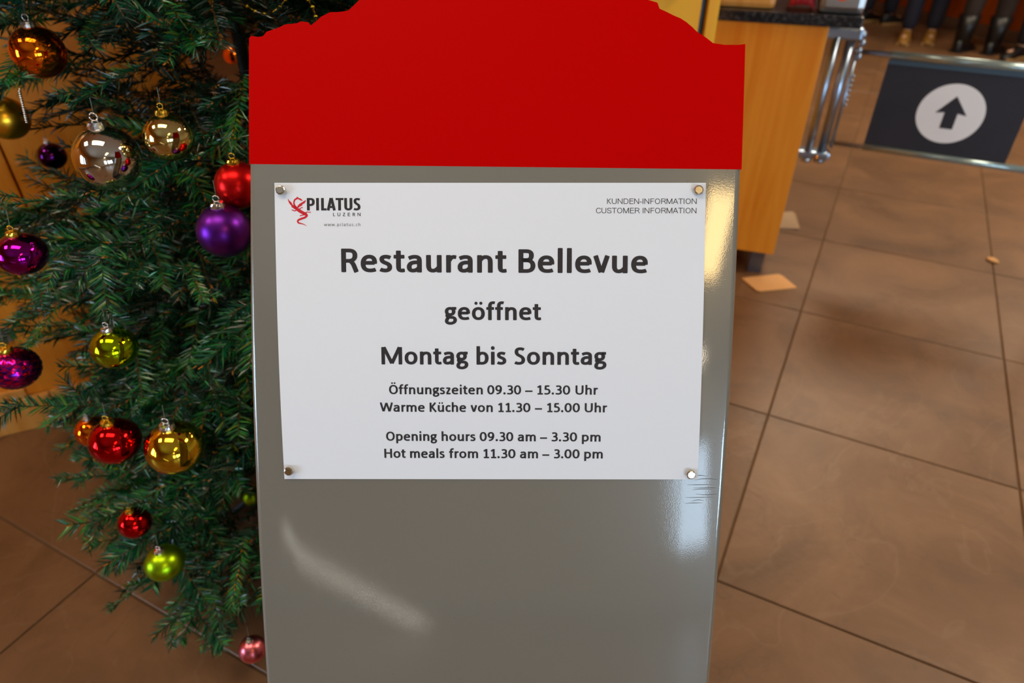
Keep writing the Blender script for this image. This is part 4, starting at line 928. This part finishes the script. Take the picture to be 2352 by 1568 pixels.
# balls: pixel centre, size on the photograph, true diameter -> distance
BALLS = [  # x, y, px, diameter, material key, label, squash
 (88, 120, 115, .07, 'orange', 'shiny orange glass ball, topmost at the left on the tree', .98),
 (15, 272, 95, .07, 'goldmatte', 'matte gold ball cut off by the left edge below the orange ball', 1),
 (247, 362, 143, .08, 'silver', 'large shiny silver ball, the biggest on the tree', 1),
 (388, 315, 108, .06, 'champagne', 'shiny pale gold ball just right of the large silver ball', 1),
 (548, 425, 106, .06, 'redglitter', 'glittering red ball partly hidden behind the left edge of the board', 1),
 (515, 530, 121, .068, 'purplematte', 'matte purple ball beside the board, under the red glitter ball', 1),
 (50, 583, 108, .06, 'purple', 'shiny dark purple ball near the left edge, above the patterned magenta ball', .88),
 (263, 798, 100, .06, 'green', 'shiny lime green ball with silver cap in the middle of the tree', .95),
 (35, 845, 108, .07, 'magenta', 'magenta ball with a diamond lattice, cut off by the left edge', .88),
 (212, 990, 72, .055, 'orange', 'small orange ball half hidden behind the shiny red ball', 1),
 (265, 1012, 112, .07, 'red', 'shiny red ball low on the tree, in front of the small orange ball', .92),
 (402, 1027, 128, .08, 'gold', 'large shiny yellow gold ball right of the red ball', .95),
 (272, 1066, 46, .045, 'greenmatte', 'small yellow green ball peeping out under the shiny red ball', .9),
 (310, 1200, 72, .05, 'red', 'small red ball with silver cap above the lowest green ball', 1),
 (378, 1292, 86, .06, 'greenmatte', 'matte lime green ball, lowest green ball on the tree', .92),
 (580, 1490, 62, .045, 'pink', 'small pink pearly ball at the bottom beside the board edge', 1),
 (120, 358, 60, .05, 'darkpurple', 'small very dark purple ball deep in the branches left of the silver ball', 1),
 (582, 1137, 52, .05, 'greenmatte', 'small green ball peeping out behind the left edge of the board', 1),
 (50, 350, 34, .04, 'rose', 'small rose ball deep in the branches under the matte gold ball', 1),
 (532, 128, 36, .04, 'orange', 'small orange ball in the dark foliage above the pale gold ball', 1),
]
def shiny(n, c, r=.05, **k): return mat(n, lin(c), r, 1, **k)
BM = {'orange': shiny('orange_foil', (255, 128, 20), .06), 'goldmatte': shiny('gold_satin', (250, 190, 50), .3), 'silver': shiny('silver_foil', (214, 210, 200), .05),
      'champagne': shiny('champagne_foil', (220, 200, 130), .06), 'purplematte': shiny('purple_satin', (104, 34, 150), .36), 'purple': shiny('purple_foil', (140, 14, 130), .07),
      'green': shiny('green_foil', (170, 200, 8), .06), 'red': shiny('red_foil', (205, 14, 16), .08), 'gold': shiny('gold_foil', (226, 190, 50), .06),
      'greenmatte': shiny('green_satin', (160, 200, 20), .34), 'pink': shiny('pink_pearl', (236, 120, 130), .3), 'darkpurple': shiny('dark_purple_foil', (70, 16, 80), .12), 'rose': shiny('rose_foil', (200, 110, 110), .2)}
def glitter():
    m = mat('red_glitter', lin((220, 14, 14)), .3, .85); nt = m.node_tree; b = nt.nodes['Principled BSDF']
    v = nt.nodes.new('ShaderNodeTexVoronoi'); v.inputs['Scale'].default_value = 550; tc = nt.nodes.new('ShaderNodeTexCoord'); nt.links.new(tc.outputs['Object'], v.inputs['Vector'])
    bp = nt.nodes.new('ShaderNodeBump'); bp.inputs['Strength'].default_value = .9; bp.inputs['Distance'].default_value = .001
    nt.links.new(v.outputs['Color'], bp.inputs['Height']); nt.links.new(bp.outputs['Normal'], b.inputs['Normal']); return m
BM['redglitter'] = glitter()
M_mag1 = shiny('magenta_foil', (225, 14, 110), .14); M_mag2 = shiny('violet_lattice', (96, 30, 150), .2)
M_capS = mat('silver_cap', (.8, .8, .8), .2, 1); M_capG = mat('gold_cap', lin((236, 196, 70)), .2, 1)
M_string = mat('grey_cord', (.12, .14, .12), .6)
ball_me = {}
OBS = []
for (px, py, ps, D, key, lab, sq) in BALLS:
    d = 1568 * D / ps; c = at(px, py, d); r = D / 2
    OBS.append((px, py, ps / 2, d))
    t = empty('bauble', c); tag(t, lab, 'christmas ball', 'coloured balls on the christmas tree')
    if key == 'magenta':
        V = []; F = []; MI = []; NU, NV = 72, 36
        for j in range(NV + 1):
            th = pi * j / NV
            for i in range(NU):
                ph = 2 * pi * i / NU
                a = (ph * 12 / (2 * pi) + th * 12 / (2 * pi) * 1.6) % 1; b = (ph * 12 / (2 * pi) - th * 12 / (2 * pi) * 1.6) % 1
                e = min(min(a, 1 - a), min(b, 1 - b)); rr = r * (1 - .035 * (1 if e > .14 else e / .14) * sin(th))
                V.append((rr * sin(th) * cos(ph), rr * sin(th) * sin(ph), sq * rr * cos(th)))
        for j in range(NV):
            for i in range(NU):
                F.append((j * NU + i, (j + 1) * NU + i, (j + 1) * NU + (i + 1) % NU, j * NU + (i + 1) % NU))
                ph = 2 * pi * (i + .5) / NU; th = pi * (j + .5) / NV
                a = (ph * 12 / (2 * pi) + th * 12 / (2 * pi) * 1.6) % 1; b = (ph * 12 / (2 * pi) - th * 12 / (2 * pi) * 1.6) % 1
                MI.append(1 if min(min(a, 1 - a), min(b, 1 - b)) < .13 else 0)
        mesh_obj('ball', V, F, [M_mag1, M_mag2], t, True, MI)
    else:
        bm = bmesh.new(); N_ = 32; prof = [(r * sin(pi * k / N_), -sq * r * cos(pi * k / N_)) for k in range(N_ - 1)]
        prof += [(r * .2, sq * r * 1.0), (r * .17, sq * r * 1.04)]
        prof[0] = (0, prof[0][1]); lathe(bm, prof, 56); bm_obj('ball', bm, BM[key], t, True)
    cm = M_capG if key in ('champagne', 'redglitter', 'purple', 'goldmatte', 'red', 'magenta') else M_capS
    bm = bmesh.new(); z0 = sq * r * .95; cr_ = r * .24
    SEG = 24; rings = []
    for kz, (rf, zz) in enumerate(((1.05, 0), (1.05, .5), (.95, .9), (.5, 1.0), (0.01, 1.02))):
        rings.append([bm.verts.new((cr_ * rf * (1 + (.06 if q % 2 and kz < 2 else 0)) * cos(2 * pi * q / SEG), cr_ * rf * (1 + (.06 if q % 2 and kz < 2 else 0)) * sin(2 * pi * q / SEG), z0 + zz * r * .24)) for q in range(SEG)])
    for A, B_ in zip(rings, rings[1:]):
        for q in range(SEG): bm.faces.new((A[q], A[(q + 1) % SEG], B_[(q + 1) % SEG], B_[q]))
    bm_obj('cap', bm, cm, t)
    bm = bmesh.new(); zt = z0 + r * .24; lr = r * .12
    tube(bm, [(lr * cos(a), 0, zt + lr * .9 + lr * sin(a)) for a in [2 * pi * q / 12 for q in range(13)]], r * .025, 6, False); bm_obj('loop', bm, cm, t, True)
    bm = bmesh.new(); tube(bm, [(0, 0, zt + lr), (.001, .002, zt + lr + .008), (-.002, .010, zt + lr + .02)], .0004, 5); bm_obj('string', bm, M_string, t)

# silver cord beside the matte gold ball
bm = bmesh.new(); p0 = at(44, 205, .93); p1 = at(62, 282, .93); PP = []
for k in range(60):
    q = p0.lerp(p1, k / 59); PP.append(q + Vector((.0012 * cos(k * 1.6), .0012 * sin(k * 1.6), 0)) - p1)
tube(bm, PP, .0012, 5); o = bm_obj('silver_cord', bm, M_capS, None, True); o.location = p1; tag(o, 'thin twisted silver cord hanging beside the matte gold ball', 'cord')

# gold bead chain at the top
ch = empty('bead_chain', at(605, 33, .95)); tag(ch, 'gold bead chain draped over the top branches beside the red header', 'garland')
bead = None
path = [(530, -14), (548, 0), (567, 14), (586, 26), (607, 32), (627, 27), (643, 16), (655, 0), (666, -14)]
path2 = [(698, -16), (708, 0), (718, 16), (725, 38), (727, 58)]
M_bead = mat('gold_bead', lin((236, 204, 60)), .12, 1)
for PTS in (path, path2):
    Q = [at(x, y, .95) - ch.location for x, y in PTS]
    bm = bmesh.new(); tube(bm, Q, .0006, 5); bm_obj('thread', bm, M_capG, ch)
    for i in range(len(Q) - 1):
        for t_ in ((0, ) if 1 else (0, .5)):
            if bead is None:
                bm = bmesh.new(); bmesh.ops.create_icosphere(bm, subdivisions=3, radius=.0031); bead = bm_obj('bead', bm, M_bead, ch, True); b_ = bead
            else: b_ = bead.copy(); COL.objects.link(b_)
            b_.location = Q[i].lerp(Q[i + 1], t_)

def inpoly(x, y, P):
    r = False; j = len(P) - 1
    for i in range(len(P)):
        if (P[i][1] > y) != (P[j][1] > y) and x < (P[j][0] - P[i][0]) * (y - P[i][1]) / (P[j][1] - P[i][1]) + P[i][0]: r = not r
        j = i
    return r
# open places of the real tree where the room shows through
GAPS = [[(-200, 790), (20, 770), (60, 800), (100, 720), (140, 670), (190, 740), (170, 830), (210, 860), (150, 920), (100, 960), (120, 1010), (-200, 1040)],
        [(-300, 1000), (100, 1020), (140, 1120), (150, 1210), (210, 1250), (230, 1400), (330, 1440), (380, 1500), (560, 1530), (560, 1700), (-300, 1700)],
        [(0, 60), (30, 60), (40, 130), (0, 150)], [(30, 200), (60, 190), (80, 260), (60, 280)], [(-60, 330), (30, 330), (30, 460), (-60, 460)]]
nb = 0
def ok(p0, p1, me_len):
    for k in range(1, 6):
        q = p0.lerp(p1, k / 5); x, y, d = proj(q)
        for G in GAPS:
            if inpoly(x, y, G): return False
        m = 26
        if k >= 3:
            for G in GAPS:
                if any(inpoly(x + dx, y + dy, G) for dx, dy in ((m, 0), (-m, 0), (0, m), (0, -m))): return False
        for (bx, by, br, bd) in OBS:
            if d < bd + .005 and (x - bx) ** 2 + (y - by) ** 2 < (br + (62 if d < bd - .03 else 40)) ** 2: return False
        # keep clear of the board
        if q.y < .90 and q.x > -.33 and q.z > .2: return False
        if q.x > -.29 and q.y < 1.0: return False
    return True
def place(me, base, tip, length, roll=0):
    global nb
    d = tip - base; s = d.length / length
    o = bpy.data.objects.new('branch', me); COL.objects.link(o); o.parent = tree
    q = d.to_track_quat('X', 'Z'); o.rotation_mode = 'QUATERNION'
    o.rotation_quaternion = q @ __import__('mathutils').Quaternion((1, 0, 0), roll)
    o.location = base - tree.location; o.scale = (s, s, s) if s < 1.6 else (s, 1.6, 1.6); nb += 1
rt = random.Random(5)
# branches read off the photograph: base pixel, tip pixel, distances
EXPL = [(232, 560, .97, 232, 748, .93, 0), (330, 150, .95, 150, 225, .92, 1), (420, 60, 1.0, 466, 118, .90, 0), (300, 250, 1.0, 170, 200, .93, 1),
        (200, 455, .97, 15, 455, .93, 0), (560, 170, .96, 538, 352, .92, 0), (240, 935, 1.08, 0, 918, 1.02, 1), (270, 1090, 1.12, 135, 1090, 1.08, 1),
        (260, 1140, 1.1, 165, 1180, 1.08, 0), (470, 1370, 1.15, 375, 1470, 1.1, 0), (340, 1330, 1.15, 245, 1395, 1.1, 1), (600, 660, 1.0, 578, 850, .96, 0),
        (400, 880, 1.0, 300, 935, .97, 0), (160, 560, 1.0, 75, 690, .96, 0), (130, 700, 1.0, 70, 800, .97, 1), (560, 930, 1.05, 460, 850, .97, 1),
        (330, 600, 1.0, 300, 640, .9, 0), (90, 30, 1.0, 20, 200, .95, 0), (250, 30, 1.0, 180, 90, .93, 1), (500, 1180, 1.15, 330, 1150, 1.1, 1),
        (560, 1230, 1.15, 540, 1400, 1.1, 0), (480, 1300, 1.2, 500, 1450, 1.15, 1), (380, 480, .98, 330, 560, .93, 1), (430, 600, 1.0, 470, 700, .95, 0)]
for (x0, y0, d0, x1, y1, d1, k) in EXPL:
    a, b = at(x0, y0, d0), at(x1, y1, d1); place(TW[nb % 3] if (b - a).length < .2 else BR[nb % 5], a, b, .16 if (b - a).length < .2 else .30, rt.uniform(-.5, .5))
tries = 0
while nb < 292 and tries < 20000:
    tries += 1
    z = .13 + 1.75 * rt.random() ** 1.25
    a = rt.uniform(-pi, 0) if rt.random() < .8 else rt.uniform(0, pi)
    R0 = .64 * (1 - max(0, z - .1) / 2.15) ** .8 * (1 + .32 * max(0, -cos(a)) * min(1, max(0, z - .35) / .3))
    if z > 1.35 and rt.random() < .35: continue
    R1 = R0 * rt.uniform(.72, 1.05); ln = min(.34, R1 * .8) * rt.uniform(.8, 1.05)
    drp = rt.uniform(-.10, .05)
    a2 = a + rt.uniform(-.35, .35)
    tip = Vector((TX + R1 * cos(a), TY + R1 * sin(a), z)); base = Vector((TX + (R1 - ln) * cos(a2), TY + (R1 - ln) * sin(a2), z - drp + rt.uniform(0, .05)))
    if base.z < .1 or tip.z < .1: continue
    if min((q.x + 1.37) * .406 - (q.y - 1.343) * .914 for q in (tip, base)) < .03: continue
    if not ok(base, tip, ln): continue
    place(rt.choice(BR), base, tip, .30, rt.uniform(-.6, .6))
# dense inner foliage: what no one could count; inner shade painted in by darker tones
v, f, mi, tn = [], [], [], []; rn = random.Random(9)
for k in range(2900):
    z = .14 + (1.6 if k % 3 else .5) * rn.random(); R0 = (.54 if k % 3 else .62) * (1 - max(0, z - .1) / 2.1); a = rn.uniform(-pi, pi) if k % 3 else rn.uniform(-pi, 0); r0 = R0 * rn.uniform(.25, .85)
    p = Vector((r0 * cos(a), r0 * sin(a), z)); d = Vector((cos(a + rn.uniform(-.8, .8)), sin(a + rn.uniform(-.8, .8)), rn.uniform(-.5, .5)))
    x, y, dd = proj(p + tree.location); x2, y2, d2 = proj(p + d * .12 + tree.location)
    if any(inpoly(x, y, G) or inpoly(x2, y2, G) for G in GAPS): continue
    if (p + tree.location).x > -.2 and (p + tree.location).y < 1.05: continue
    if any(min(dd, d2) < bd + .01 and min((xx - bx) ** 2 + (yy - by) ** 2 for xx, yy in ((x, y), ((x + x2) / 2, (y + y2) / 2), (x2, y2))) < (br + 32) ** 2 for bx, by, br, bd in OBS): continue
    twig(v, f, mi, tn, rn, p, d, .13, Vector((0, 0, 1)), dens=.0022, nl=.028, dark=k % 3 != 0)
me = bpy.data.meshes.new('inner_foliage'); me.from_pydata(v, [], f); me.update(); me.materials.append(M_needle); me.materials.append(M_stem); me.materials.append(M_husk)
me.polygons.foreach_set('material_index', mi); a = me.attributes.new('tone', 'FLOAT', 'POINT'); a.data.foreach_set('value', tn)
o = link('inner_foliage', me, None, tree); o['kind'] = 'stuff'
print('branches', nb, 'tries', tries)

# light bar added unseen behind the photographer to make a streak; the board's lacquer mirrors it
t = empty('streak_light_bar', (-1.1, -2.7, 0)); tag(t, 'slanting light bar on posts, added behind the photographer to mirror as a streak', 'lightbar')
a, b = Vector((-1.62 + 1.1, 0, .70)), Vector((-.62 + 1.1, 0, .06))
bm = bmesh.new(); tube(bm, [a, b], .008, 16); bm_obj('light_strip', bm, mat('light_strip', (1, .95, .85), .4, emit=((1, .93, .8), 13.0)), t, True)
for q, nm in ((a, 'post'), (b, 'post')):
    bm = bmesh.new(); tube(bm, [(q.x, -.03, 0), (q.x, -.03, q.z)], .015, 12); bm_obj(nm, bm, M_steel, t, True)
